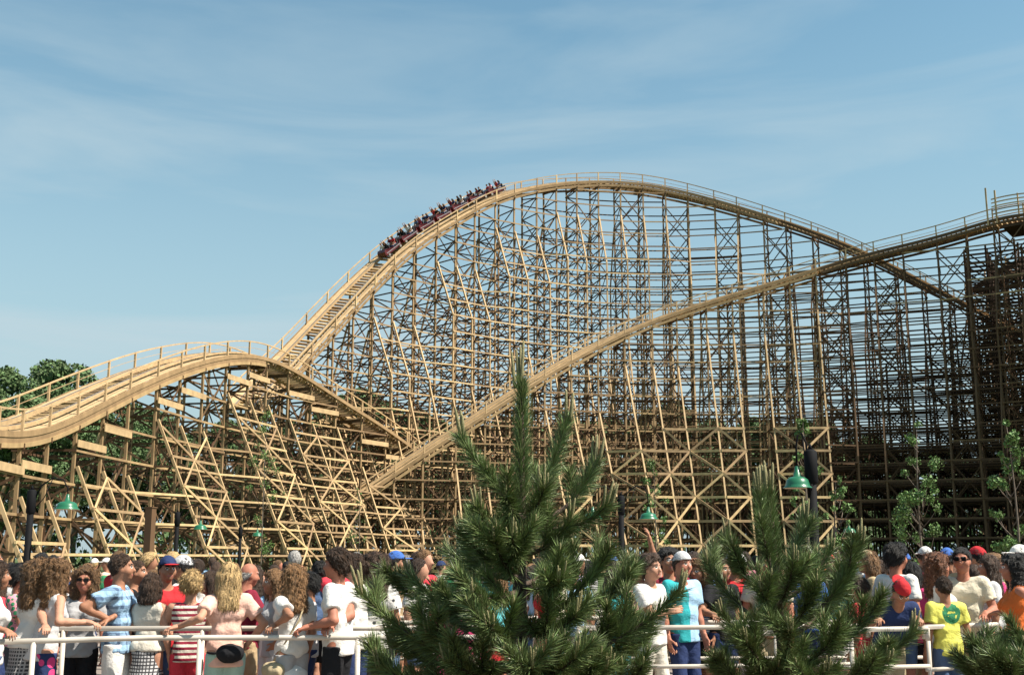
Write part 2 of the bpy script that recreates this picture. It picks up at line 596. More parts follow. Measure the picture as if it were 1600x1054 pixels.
A_PTS = [(-70, 672, 54), (-30, 676, 57.5), (0, 676, 60), (50, 660, 64), (100, 637, 68), (150, 613, 72.5), (200, 592, 77), (250, 573, 82), (300, 560, 87), (340, 554, 91),
         (365, 555, 94), (400, 563, 98), (430, 577, 101), (470, 601, 105), (520, 632, 109), (560, 657, 112), (600, 684, 116.5), (640, 712, 120)]
B_PTS = [(375, 645, 103), (400, 615, 106), (430, 585, 109), (458, 556, 111), (500, 511, 114), (540, 468, 117), (580, 428, 120), (610, 399, 122), (650, 370, 124.5), (700, 341, 128), (740, 320, 130.5),
         (790, 302, 133), (850, 291, 136), (900, 288, 137.5), (945, 287, 138.5), (1000, 291, 139), (1060, 302, 139), (1100, 312, 138.5), (1150, 326, 137.7), (1200, 341, 136.6),
         (1250, 357, 135), (1300, 375, 133.5), (1340, 392, 132), (1400, 421, 130.5), (1480, 462, 128), (1570, 508, 125), (1640, 545, 122)]
C_PTS = [(1900, 345, 97), (1810, 340, 103), (1720, 337, 108), (1640, 336, 112), (1575, 341, 115), (1500, 366, 117), (1440, 382, 118.5), (1370, 398, 120), (1300, 417, 121.5), (1240, 436, 122), (1150, 462, 122.5), (1060, 489, 122.5), (1000, 509, 122),  # leading points carry the turnaround on out of view, added to shade the tower
         (940, 535, 121), (880, 566, 119.5), (820, 602, 118), (760, 641, 116.5), (700, 680, 115.5), (650, 711, 114.5), (600, 744, 113.5), (560, 770, 112.5), (510, 797, 111), (460, 820, 109), (400, 842, 106), (350, 856, 103)]
F_PTS = [(1820, 372, 117), (1760, 376, 119), (1680, 384, 123), (1620, 400, 126), (1585, 418, 129), (1550, 444, 132), (1525, 460, 134)]
pA, pB, pC, pF = Path(A_PTS), Path(B_PTS), Path(C_PTS), Path(F_PTS)
pB.bank = np.radians(np.interp(pB.P[:, 0], [-22, -12, 0, 16, 30, 40], [15, 16, 11, 5, 4, 4]))
pC.bank = np.radians(np.interp(pC.P[:, 0], [-20, 0, 40], [7, 6, 2]))

build_track(pA, 'low humped track run at the near end', WOOD, True, 3.9, deep=True)
infoA = build_trestle(pA, 3.9, WOOD, (2.6, 99, 0.0), (3, 7, 2.0), straight={k: 0.45 for k in range(0, 40)}, boards=True, xb=2, lh=0.14, lvl=1.95)
build_track(pB, 'tall arched hill track', WOOD, False, 3.0)
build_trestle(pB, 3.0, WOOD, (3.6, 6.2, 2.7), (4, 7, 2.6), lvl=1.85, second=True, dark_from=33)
build_track(pC, 'long diagonal track dropping across the tall hill', WOOD, True, 3.1)
nC = len(pC.stations(3.1))
strC = {}
for k, i in enumerate(pC.stations(3.1)):
    x = pC.P[i, 0]
    if x < 34: strC[k] = float(np.interp(x, [4, 20, 34], [0.50, 0.42, 0.27]))
infoC = build_trestle(pC, 3.1, WOOD_BROWN_SHADE if False else WOOD, (3.4, 7.0, 2.6), (4, 7, 2.6), straight=strC, skip_out=True, lvl=1.85, second=True, dark_from=36)
build_track(pF, 'dark track run hidden inside the turnaround', WOOD_DEEP_SHADE, False, 3.1)
build_trestle(pF, 3.1, WOOD_BROWN_SHADE, (3, 7, 2.0), (4, 7, 2.6), individual=False, name_ledgers=False)


def face_truss(info, pt, un, ks, levels, wood, bw=0.24):
    """Sunlit bracing in the plane of a few straight outriggers."""
    m = MB()
    for a, c in zip(ks[:-1], ks[1:]):
        ba, bc = info[a], info[c]
        for j, z in enumerate(levels):
            if z > min(ba['s1'], bc['s1']) - 0.3: continue
            p, q = pt(ba, un(ba, z) + 0.40, z), pt(bc, un(bc, z) + 0.40, z)
            e = (q - p) / np.linalg.norm(q - p) * 0.15
            m.beam(p - e, q + e, 0.10, bw)
            if j + 1 < len(levels) and levels[j + 1] < min(ba['s1'], bc['s1']):
                z2 = levels[j + 1]
                if (j + a) % 2: m.beam(pt(ba, un(ba, z) + 0.46, z), pt(bc, un(bc, z2) + 0.46, z2), 0.09, bw * .9)
                else: m.beam(pt(ba, un(ba, z2) + 0.46, z2), pt(bc, un(bc, z) + 0.46, z), 0.09, bw * .9)
    return m.build('outrigger_truss', wood, COASTER)


ic, ptc, unc, ufc = infoC
grp = [k for k in strC if ic[k]['z'] > 8]
for g in range(0, len(grp), 3):
    ks = grp[g:g + 4] if (g // 3) % 3 == 1 else grp[g:g + 3]
    if len(ks) > 1:
        top = ic[ks[0]]['s1'] * 0.62
        face_truss(ic, ptc, unc, ks, [0.6 + 2.35 * j for j in range(12) if 0.6 + 2.35 * j < top], WOOD)

ia, pta, una, ufa = infoA
ga = [b['k'] for b in ia if b['z'] > 5]
for g in range(0, len(ga) - 1, 3):
    face_truss(ia, pta, una, ga[g:g + 3], [0.5 + 2.0 * j for j in range(11)], WOOD, 0.16)

# deck, tall parapet and deep legs of the turnaround tower
tower = MB()
P, S, U = pC.P, pC.S, pC.U
hs = [i for i in range(len(P)) if P[i, 0] > 49.5]
for i in hs[::1]:
    pass
dk = MB()
idx = np.array(hs[::4])
dk.ribbon(P[idx] - S[idx] * 0.6 + np.array([0, 0, -0.95]), S[idx], U[idx] * 0 + np.array([0, 0, 1.0]), 4.6, 0.3)
dk.build('turnaround_deck', WOOD_DEEP_SHADE, COASTER)
fence = MB()
fi = np.array([i for i in range(len(P)) if P[i, 0] > 50.2])
for h in (0.45, 0.85, 1.25, 1.65, 2.05):
    fence.ribbon(P[fi] + S[fi] * 1.95 + np.array([0, 0, h]), S[fi], U[fi] * 0 + np.array([0, 0, 1.0]), 0.06, 0.12)
fp = fence.build('parapet', WOOD, COASTER)
for i in fi[::5]:
    m = MB(); q = P[i] + S[i] * 1.85
    m.beam(q + [0, 0, -0.4], q + [0, 0, 2.2], 0.12, 0.12, S[i]); m.build('parapet_post', WOOD, fp)
for px_ in (1546, 1566):
    k_ = int(np.argmin(np.abs(pC.P[:, 0] / (pC.P[:, 1] * math.cos(PITCH) + (pC.P[:, 2] - EYE) * math.sin(PITCH)) * FPX + CX - px_)))
    m = MB(); q = P[k_] + S[k_] * 2.0
    m.beam(q + [0, 0, -0.6], q + [0, 0, 3.4 if px_ < 1550 else 2.9], 0.16, 0.16, S[k_]); m.build('parapet_post', WOOD, fp)
# deep rows of legs behind the tower, shade put into their colour
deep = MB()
stx = [i for i in pC.stations(2.1) if P[i, 0] > 20]  # legs past the right edge of view are added to shade the tower
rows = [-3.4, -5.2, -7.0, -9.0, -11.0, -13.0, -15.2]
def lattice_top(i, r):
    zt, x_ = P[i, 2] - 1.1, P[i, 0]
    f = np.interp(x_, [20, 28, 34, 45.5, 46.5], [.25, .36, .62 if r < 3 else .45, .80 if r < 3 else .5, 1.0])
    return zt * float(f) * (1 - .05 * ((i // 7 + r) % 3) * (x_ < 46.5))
for n_, i in enumerate(stx):
    for r, u in enumerate(rows):
        top = lattice_top(i, r)
        q = P[i] + S[i] * u
        deep.beam([q[0], q[1], -0.1], [q[0], q[1], top], 0.19, 0.19, S[i])
        if n_ + 1 < len(stx):
            q2 = P[stx[n_ + 1]] + S[stx[n_ + 1]] * u
            t2 = min(top, lattice_top(stx[n_ + 1], r))
            j = 1
            while j * 1.9 < t2:
                z = j * 1.9
                deep.beam([q[0], q[1], z], [q2[0], q2[1], z], 0.06, 0.15)
                if (j + n_ + r) % 2 == 0 and z + 1.9 < t2: deep.beam([q[0], q[1], z], [q2[0], q2[1], z + 1.9], 0.06, 0.14)
                j += 1
        if r:
            t2 = min(top, lattice_top(i, r - 1)); q0 = P[i] + S[i] * rows[r - 1]
            j = 1
            while j * 1.9 < t2:
                deep.beam([q0[0], q0[1], j * 1.9 + .15], [q[0], q[1], j * 1.9 + .15], 0.06, 0.14)
                if (j + r) % 2 == 0 and j * 1.9 + 1.9 < t2: deep.beam([q0[0], q0[1], j * 1.9], [q[0], q[1], j * 1.9 + 1.9], 0.05, 0.12)
                j += 1
tag(deep.build('tower_lattice', WOOD_DEEP_SHADE, COASTER), kind='stuff')

LEDGERS.sort(key=lambda a: -a[0])
for n_, (c_, m_, w_) in enumerate(LEDGERS):
    if n_ < 100: m_.build('ledger', w_, COASTER)
    else:
        for v, f in zip(m_.V, m_.F): INNER.V.append(v); INNER.F.append(f - f.min() + INNER.n); INNER.n += len(v)
tag(INNER.build('inner_ledgers', WOOD_MID, COASTER), kind='stuff')
tag(REST.build('trestle_frames', WOOD_BROWN_SHADE, COASTER), kind='stuff')
tag(REAR.build('rear_ledgers', WOOD_BROWN_SHADE, COASTER), kind='stuff')
tag(RAILPOSTS.build('handrail_posts', WOOD, COASTER), kind='stuff')

# ------------------------------------------------------------------ trees behind and saplings
def leaf_cloud(centres, radii, n, size, rng, flat=0.75, shell=0.55):
    """Small folded leaf faces scattered through clumps; returns V, F (each leaf a quad)."""
    m = len(centres)
    wts = radii ** 2 / (radii ** 2).sum()
    ci = rng.choice(m, n, p=wts)
    d = rng.normal(size=(n, 3)); d /= np.linalg.norm(d, axis=1)[:, None]
    r = radii[ci] * (shell + (1 - shell) * rng.random(n)) ** 0.8
    c = centres[ci] + d * r[:, None] * np.array([1, 1, flat])
    nrm = d + rng.normal(size=(n, 3)) * 0.7; nrm /= np.linalg.norm(nrm, axis=1)[:, None]
    a = np.cross(nrm, rng.normal(size=(n, 3))); a /= np.linalg.norm(a, axis=1)[:, None]
    b = np.cross(nrm, a)
    s = size * (0.6 + 0.8 * rng.random(n))[:, None]
    V = np.stack([c - a * s * .5, c + b * s * .32 + nrm * s * .06, c + a * s * .5, c - b * s * .32 + nrm * s * .06], 1).reshape(-1, 3)
    return V, np.arange(4 * n).reshape(n, 4)


def forest_tree_proto(seed, H, R, n, leafsize):
    rg = np.random.default_rng(seed)
    trunk = MB()
    lean = rg.normal(size=2) * 0.4
    tp = [np.array([lean[0] * t, lean[1] * t, H * 0.8 * t]) for t in np.linspace(0, 1, 6)]
    trunk.tube(tp, [0.32 * (1 - 0.8 * t) for t in np.linspace(0, 1, 6)], 7)
    cs, rs = [], []
    for k in range(34):
        z = H * (0.22 + 0.74 * rg.random() ** 0.85)
        prof = math.sin(math.pi * min(1, (z / H - 0.1) / 0.92)) ** 0.6
        a, rr = rg.random() * 2 * math.pi, R * prof * rg.random() ** 0.5 * 0.85
        c = np.array([rr * math.cos(a), rr * math.sin(a), z])
        cs.append(c); rs.append(R * (0.18 + 0.2 * rg.random()))
        if k % 2 == 0:
            b = np.array([0, 0, max(z - rr * 0.7, H * 0.15)])
            trunk.tube([b, (b + c) / 2 + [0, 0, 0.3], c], [0.11, 0.07, 0.03], 5)
    V, F = leaf_cloud(np.array(cs), np.array(rs), n, leafsize, rg)
    return trunk, V, F


def copy_thing(root, loc, rz=0.0, sc=1.0, label=None, group=None):
    r = root.copy(); COL.objects.link(r)
    r.location = [float(v) for v in loc]; r.rotation_euler = (0, 0, rz); r.scale = (sc, sc, sc)
    if label: r['label'] = label
    if group: r['group'] = group
    for ch in list(root.children):
        c = ch.copy(); COL.objects.link(c); c.parent = r
        for g in list(ch.children):
            d = g.copy(); COL.objects.link(d); d.parent = c
    return r


protos = []
for sd, H, R in ((1, 22, 5.2), (2, 20, 4.4), (3, 24, 5.8), (4, 18, 4.8)):
    t = thing('broadleaf_tree', 'x', 'tree')
    tb, V, F = forest_tree_proto(sd, H, R, 13000, 0.36)
    tb.build('trunk', BARK2, t, True)
    mesh_obj('crown', V, F, LEAF_DK, t)
    protos.append((t, H))
# tree line: (pixel x, pixel y of the top, distance)
TL = []
for x, y, Y in ((-20, 572, 150), (22, 566, 158), (62, 572, 150), (98, 563, 160), (135, 575, 152), (172, 590, 160), (205, 612, 152), (238, 640, 165), (-60, 580, 150), (40, 610, 138), (120, 615, 140)):
    TL.append((x, y, Y, 'a'))
x = 268
tops = {268: 660, 400: 665, 480: 650, 540: 610, 600: 610, 700: 650, 800: 660, 900: 660, 1000: 640, 1080: 635, 1150: 650, 1220: 660, 1300: 668, 1400: 695, 1500: 700, 1600: 690, 1700: 680}
while x < 1700:
    y = np.interp(x, list(tops), list(tops.values())) + rnd.uniform(-8, 16)
    TL.append((x, y, rnd.uniform(166, 190), 'b'))
    TL.append((x + 20, y + 60 + rnd.uniform(0, 25), rnd.uniform(158, 166), 'b'))
    x += rnd.uniform(34, 46)
TREE_LABELS = ['tall dark tree at the edge of the wood beyond the humped track', 'rounded tree rising highest over the low humped track', 'broad leafy tree behind the handrail of the humped track',
               'dense tree with the highest crown of the wood by the hump', 'bushy tree between the hump rail and the sky', 'shorter tree where the wood slopes down to the hump',
               'small tree tucked behind the rising hump rail', 'low tree half hidden under the hump', 'tree at the outer end of the wood beside the hump', 'lower dark tree in front of the wood by the hump',
               'lower green tree in front of the wood near the hump rail']
used_p = set()
la = 0
for k, (x, y, Y, g) in enumerate(TL):
    p, H = protos[k % 4]
    top = at(x, y, Y)
    sc = top[2] / H
    loc = (top[0], top[1], -0.1)
    lab = TREE_LABELS[la] if g == 'a' else 'dark green tree of the wood seen through the coaster trestles'
    if g == 'a': la += 1
    grp = 'trees of the wood by the humped track' if g == 'a' else 'trees behind the coaster trestles'
    if k % 4 not in used_p:
        used_p.add(k % 4)
        p.location = loc; p.scale = (sc, sc, sc); p['label'] = lab; p['group'] = grp
    else:
        copy_thing(p, loc, rnd.uniform(0, 6.28), sc, lab, grp)


def sapling(x, ytop, Y, width, n, label, leaf=0.085, seed=5, low=0.25):
    rg = np.random.default_rng(seed)
    top = at(x, ytop, Y)
    H = top[2]
    t = thing('sapling', label, 'sapling', (top[0], top[1], 0), 0, 'young trees planted before the coaster')
    tr = MB()
    k1 = rg.normal(size=2) * 0.12
    tr.tube([[k1[0] * math.sin(3 * u), k1[1] * math.sin(2 * u), H * 0.97 * u - 0.05] for u in np.linspace(0, 1, 7)], [0.05 * (1 - 0.85 * u) for u in np.linspace(0, 1, 7)], 6)
    cs, rs = [], []
    for k in range(30):
        u = low + (1 - low) * rg.random()
        a = rg.random() * 6.28
        rr = width * (math.sin(math.pi * min(1, 0.12 + 0.88 * (u - low) / (1 - low)) ** 0.8) * 0.9 + 0.12) * (0.35 + 0.65 * rg.random())
        c = np.array([rr * math.cos(a), rr * math.sin(a), H * u])
        cs.append(c); rs.append(width * (0.14 + 0.18 * rg.random()))
        b = np.array([0, 0, max(H * u - rr * 1.3, 0.3)])
        tr.tube([b, (b + c) / 2 + [0, 0, -0.05], c], [0.016, 0.011, 0.005], 4)
    tr.build('trunk', BARK2, t, True)
    V, F = leaf_cloud(np.array(cs), np.array(rs), n, leaf, rg, 1.0, 0.1)
    mesh_obj('foliage', V, F, LEAF, t)
    return t

sapling(418, 640, 66, 1.15, 2000, 'thin young tree with sparse leaves before the humped track', 0.085, 31, 0.2)
sapling(560, 760, 62, 0.6, 260, 'very thin bare young tree below the crossing tracks', 0.10, 32)
sapling(1020, 712, 52, 0.8, 1300, 'slim young tree beside the twin green lamps', 0.08, 33)
sapling(1252, 648, 30, 0.42, 800, 'narrow young tree behind the big black lamp post', 0.10, 34, 0.4)
sapling(1308, 742, 32, 0.55, 1000, 'short bright young tree just past the big black lamp post', 0.09, 35)
sapling(1432, 660, 38, 0.95, 3600, 'leafy young tree before the dark turnaround tower', 0.085, 36, 0.22)
sapling(1570, 655, 32, 0.75, 2900, 'tall young tree farthest along the dark turnaround tower', 0.085, 37, 0.15)

# square timber post standing in front of the humped track
p = at(236, 793, 46)
t = thing('timber_post', 'thick square brown timber post before the humped track trusses', 'post', (p[0], p[1], 0))
m = MB(); m.beam([0, 0, -0.1], [0, 0, p[2]], 0.30, 0.30, (0.3, 1, 0)); m.build('shaft', WOOD_BROWN_SHADE, t)
m = MB(); m.beam([0, 0, p[2]], [0, 0, p[2] + 0.04], 0.36, 0.36, (0.3, 1, 0)); m.build('cap', WOOD_BROWN_SHADE, t)

# ------------------------------------------------------------------ lamps
def lamp(xp, Y, arms, top=3.9, label='', sd=0.76, low=3.25):
    p = at(xp, 872, Y)
    t = thing('street_lamp', label, 'street lamp', (p[0], p[1], 0), 0, 'black lamps with green shades')
    m = MB(); m.tube([[0, 0, -0.05], [0, 0, 0.5], [0, 0, top - 0.3]], [0.14, 0.105, 0.10], 14); m.build('post', BLACK, t, True)
    m = MB(); m.tube([[0, 0, top - 0.75], [0, 0, top - 0.7], [0, 0, top - 0.05], [0, 0, top]], [0.105, 0.14, 0.14, 0.08], 14)
    m.tube([[0, 0, top], [0, 0, top + 0.12]], [0.06, 0.02], 8)
    m.build('bracket_housing', BLACK, t, True)
    for sx in arms:
        dx = (sx - xp) / FPX * Y
        m = MB()
        m.tube([[0.08 * np.sign(dx), 0, top - 0.35], [dx * 0.25, 0, top + 0.12], [dx * 0.55, 0, top + 0.36], [dx * 0.85, 0, top + 0.30], [dx * 0.98, 0, top + 0.05], [dx, 0, low + 0.42]], 0.022, 8)
        m.tube([[0.1 * np.sign(dx), 0, top - 0.62], [dx * 0.35, 0, top - 0.25], [dx * 0.55, 0, top + 0.34]], 0.014, 6)
        m.build('arm', BLACK, t, True)
        m = MB()
        r = sd / 2
        m.lathe([(0.03, 0.46), (0.05, 0.44), (0.055, 0.33), (0.075, 0.32), (0.08, 0.24), (r * 0.52, 0.22), (r * 0.74, 0.17), (r * 0.83, 0.08), (r * 0.86, 0.035), (r, 0.0), (r, -0.012)], (dx, 0, low), 28)
        sh = m.build('shade', GREEN, t, True)
        m = MB()
        m.lathe([(r - 0.006, -0.012), (r * 0.84, 0.02), (r * 0.8, 0.07), (r * 0.7, 0.15), (0.07, 0.2)], (dx, 0, low), 28)
        m.build('shade_lining', CREAM, sh, True)
        m = MB(); m.lathe([(0.03, 0.2), (0.05, 0.12), (0.06, 0.06), (0.04, 0.01), (0.0, 0.0)], (dx, 0, low), 14)
        m.build('bulb', mat('frosted_bulb', (0.8, 0.78, 0.7), 0.3), sh, True)
    return t

lamp(42, 36, [98], 3.85, 'black lamp with green shade standing before the lowest dip of the humped track')
lamp(274, 61, [310], 4.15, 'black lamp with green shade under the humped track trusses')
lamp(374, 79, [400], 3.85, 'smallest black lamp with green shade under the hump crest')
lamp(972, 45, [928, 1014], 4.15, 'black lamp post carrying two green shades')
lamp(867, 61, [896], 3.4, 'green shaded lamp glimpsed behind the central pine tip', 0.76, 3.2)
lamp(1274, 25, [1252], 4.07, 'big near black lamp post with green shade above the smaller pine', 0.62)
lamp(1306, 66, [1329], 3.5, 'distant green shaded lamp low behind the big lamp post', 0.8, 3.2)

# ------------------------------------------------------------------ queue railings
def railing(pts, label, mids=(0.62,), h=1.05, first_post=0.2, step=2.6, r=0.025, group='white pipe railings of the queue'):
    """pts: ground polyline; white pipe rails and posts."""
    P = [np.array([a, b, 0.0]) for a, b in pts]
    o = P[0].copy()
    t = thing('queue_railing', label, 'railing', o, 0, group)
    m = MB()
    m.tube([P[0] - o + [0, 0, h - 0.12], P[0] - o + [0, 0, h - 0.04]] + [p - o + [0, 0, h] for p in P] + [P[-1] - o + [0, 0, h - 0.04], P[-1] - o + [0, 0, h - 0.12]], r, 10)
    m.build('top_rail', WHITEP, t, True)
    for z in mids:
        m = MB(); m.tube([p - o + [0, 0, z] for p in P], r * 0.85, 8); m.build('mid_rail', WHITEP, t, True)
    s = np.concatenate([[0], np.cumsum([np.linalg.norm(b - a) for a, b in zip(P[:-1], P[1:])])])
    u = first_post
    while u < s[-1] + 0.01:
        q = np.array([np.interp(u, s, [p[k] for p in P]) for k in range(3)]) - o
        m = MB(); m.tube([q + [0, 0, -0.02], q + [0, 0, h - 0.01]], r * 0.95, 8); m.build('post', WHITEP, t, True)
        u += step
    return t

def gx(px, Y): return (px - CX) / FPX * Y

railing([(gx(-60, 10.0), 10.0), (gx(250, 10.7), 10.7), (gx(600, 10.75), 10.75), (gx(760, 10.75), 10.75)], 'nearest white railing with hands resting on it along the queue', (0.12,), step=1.42, first_post=0.7)
railing([(gx(112, 11.2), 11.2), (gx(430, 11.27), 11.27), (gx(780, 11.3), 11.3)], 'second white railing close behind the nearest one', (0.12,), h=1.10, step=1.30, first_post=0.05)
railing([(gx(330, 13.2), 13.2), (gx(480, 13.2), 13.2), (gx(800, 13.2), 13.2)], 'white railing one lane behind the dark curly hair and the copper haired girl', (0.45, 0.2), step=1.6, first_post=0.3)
railing([(gx(900, 12.2), 12.2), (gx(1130, 12.35), 12.35), (gx(1340, 12.6), 12.6)], 'white railing crossing behind the two pines', (0.66, 0.2), step=1.9, first_post=0.2)
railing([(gx(930, 13.2), 13.2), (gx(1150, 13.3), 13.3), (gx(1420, 13.4), 13.4)], 'white railing one lane beyond the pines', (0.66, 0.3), step=2.1, first_post=0.5)
railing([(gx(1300, 11.9), 11.9), (gx(1430, 12.1), 12.1)], 'short white railing before the bent boy in the red cap', (0.68, 0.25), step=1.0, first_post=0.1)
railing([(gx(1425, 12.35), 12.35), (gx(1536, 12.85), 12.85)], 'short white railing across the yellow shirt', (0.62, 0.25), step=0.85, first_post=0.05)
railing([(gx(1548, 12.2), 12.2), (gx(1680, 12.3), 12.3)], 'white railing gripped by the woman in orange', (0.66, 0.3), step=1.2, first_post=0.1)
for k, (Y, a, b) in enumerate(((14.2, -40, 1000), (15.7, -30, 1010), (17.3, 100, 1300), (19.0, -20, 1550), (21.0, 40, 1630), (23.2, 0, 1600))):
    railing([(gx(a, Y), Y), (gx((a + b) / 2, Y + .1), Y + .1), (gx(b, Y), Y)], ['third', 'fourth', 'fifth', 'sixth', 'seventh', 'rearmost'][k] + ' white railing back through the packed queue', (0.45,) if k % 2 else (0.62, 0.3), step=2.2, first_post=0.3)
# ------------------------------------------------------------------ people
CORN = [(i, j, k) for i in (0, 1) for j in (0, 1) for k in (0, 1)]


def surface_nets(F, o, h):
    s = F < 0
    nx, ny, nz = F.shape
    cnt = np.zeros((nx - 1, ny - 1, nz - 1), np.int8)
    for i, j, k in CORN:
        cnt += s[i:nx - 1 + i, j:ny - 1 + j, k:nz - 1 + k]
    act = (cnt > 0) & (cnt < 8)
    idx = -np.ones(act.shape, np.int64)
    A = np.argwhere(act)
    idx[act] = np.arange(len(A))
    acc = np.zeros((len(A), 3)); num = np.zeros(len(A))
    val = {c: F[A[:, 0] + c[0], A[:, 1] + c[1], A[:, 2] + c[2]] for c in CORN}
    for c in CORN:
        for ax in range(3):
            if c[ax] == 0:
                d = list(c); d[ax] = 1; d = tuple(d)
                a, b = val[c], val[d]
                m = (a < 0) != (b < 0)
                t = np.where(m, a / np.where(m, a - b, 1), 0)
                p = np.tile(np.array(c, float), (len(A), 1)); p[:, ax] = t
                acc[m] += p[m]; num[m] += 1
    V = (A + acc / num[:, None]) * h + o
    Q = []
    for ax in range(3):
        sl0 = [slice(1, -1)] * 3; sl0[ax] = slice(0, -1)
        sl1 = list(sl0); sl1[ax] = slice(1, None)
        a, b = s[tuple(sl0)], s[tuple(sl1)]
        E = np.argwhere(a != b)
        off = np.array([1, 1, 1]); off[ax] = 0
        E = E + off
        u, v = (ax + 1) % 3, (ax + 2) % 3
        def cell(du, dv):
            C = E.copy(); C[:, u] += du; C[:, v] += dv
            return idx[C[:, 0], C[:, 1], C[:, 2]]
        q = np.stack([cell(-1, -1), cell(0, -1), cell(0, 0), cell(-1, 0)], 1)
        fl = ~s[E[:, 0], E[:, 1], E[:, 2]]
        q[fl] = q[fl][:, ::-1]
        Q.append(q)
    Q = np.concatenate(Q)
    Q = Q[(Q >= 0).all(1)]
    return V, Q


class SDF:
    """A grid of signed distances; shapes are blended into it."""
    def __init__(self, lo, hi, h):
        self.h = h; self.o = np.asarray(lo, float)
        n = np.maximum(np.ceil((np.asarray(hi) - self.o) / h).astype(int) + 1, 4)
        self.ax = [self.o[k] + h * np.arange(n[k]) for k in range(3)]
        self.F = np.full(n, 0.2)

    def box(self, lo, hi):
        s = []
        for k in range(3):
            a = max(0, int((lo[k] - self.o[k]) / self.h)); b = min(len(self.ax[k]), int((hi[k] - self.o[k]) / self.h) + 2)
            s.append(slice(a, max(b, a)))
        return tuple(s)

    def grid(self, s):
        return np.meshgrid(self.ax[0][s[0]], self.ax[1][s[1]], self.ax[2][s[2]], indexing='ij', sparse=True)

    def put(self, fn, lo, hi, k=0.03):
        s = self.box(np.asarray(lo) - 0.06 - k, np.asarray(hi) + 0.06 + k)
        if any(x.stop <= x.start for x in s): return
        d = fn(*self.grid(s))
        if k <= 0:
            self.F[s] = np.minimum(self.F[s], d); return
        a = self.F[s]
        hh = np.clip(0.5 + 0.5 * (a - d) / k, 0, 1)
        self.F[s] = a * (1 - hh) + d * hh - k * hh * (1 - hh)

    def cone(self, a, b, ra, rb, k=0.03, cut=None):
        a, b = np.asarray(a, float), np.asarray(b, float)
        ba = b - a; L2 = max(np.dot(ba, ba), 1e-9)
        def fn(x, y, z):
            px, py, pz = x - a[0], y - a[1], z - a[2]
            t = np.clip((px * ba[0] + py * ba[1] + pz * ba[2]) / L2, 0, 1)
            d = np.sqrt((px - t * ba[0]) ** 2 + (py - t * ba[1]) ** 2 + (pz - t * ba[2]) ** 2) - (ra + (rb - ra) * t)
            if cut is not None:
                n, c = cut
                d = np.maximum(d, (x - c[0]) * n[0] + (y - c[1]) * n[1] + (z - c[2]) * n[2])
            return d
        R = max(ra, rb)
        self.put(fn, np.minimum(a, b) - R, np.maximum(a, b) + R, k)

    def ell(self, c, r, k=0.02, cut=None):
        c, r = np.asarray(c, float), np.asarray(r, float)
        def fn(x, y, z):
            q = np.sqrt(((x - c[0]) / r[0]) ** 2 + ((y - c[1]) / r[1]) ** 2 + ((z - c[2]) / r[2]) ** 2)
            d = (q - 1) * r.min()
            if cut is not None:
                n, cc = cut
                d = np.maximum(d, (x - cc[0]) * n[0] + (y - cc[1]) * n[1] + (z - cc[2]) * n[2])
            return d
        self.put(fn, c - r, c + r, k)

    def sub_fn(self, fn):
        self.F = np.maximum(self.F, fn(*self.grid((slice(None),) * 3)))

    def noise(self, amp, freq, seed):
        rg = np.random.default_rng(seed)
        x, y, z = self.grid((slice(None),) * 3)
        n = 0
        for _ in range(5):
            f = rg.normal(size=3) * freq; p = rg.random() * 6.28
            n = n + np.sin(f[0] * x + f[1] * y + f[2] * z + p)
        self.F = self.F + amp * n / 2.2

    def mesh(self):
        return surface_nets(self.F, self.o, self.h)


def unit(v):
    v = np.asarray(v, float); return v / (np.linalg.norm(v) + 1e-9)


SKINS = {}
def skin(key):
    if key not in SKINS:
        c = {'fair': (0.42, 0.215, 0.14), 'tan': (0.32, 0.15, 0.088), 'red': (0.36, 0.145, 0.092), 'dark': (0.20, 0.10, 0.06)}[key]
        SKINS[key] = mat('skin_' + key, c, 0.6, 0.16, 14, spec=0.28, bump=0.15, bscale=90)
    return SKINS[key]
HAIRS = {}
def hairm(key):
    if key not in HAIRS:
        c = {'black': (0.012, 0.010, 0.009), 'brown': (0.050, 0.026, 0.014), 'auburn': (0.11, 0.042, 0.018), 'light': (0.175, 0.092, 0.038), 'blond': (0.45, 0.30, 0.135), 'grey': (0.32, 0.30, 0.28), 'ginger': (0.24, 0.10, 0.03)}[key]
        HAIRS[key] = mat('hair_' + key, c, 0.5, 0.4, 60, bump=0.9, bscale=150, spec=0.4, island=0.5)
    return HAIRS[key]
EYEM = mat('eye_dark', (0.03, 0.02, 0.015), 0.2, 0.0, 1)
EYEW = mat('eye_white', (0.7, 0.66, 0.6), 0.3, 0.0, 1)
LIPM = mat('lip', (0.36, 0.12, 0.095), 0.5, 0.05, 5)
SHOEM = mat('shoe_leather', (0.20, 0.18, 0.17), 0.7, 0.2, 8)
CLOTH = {}
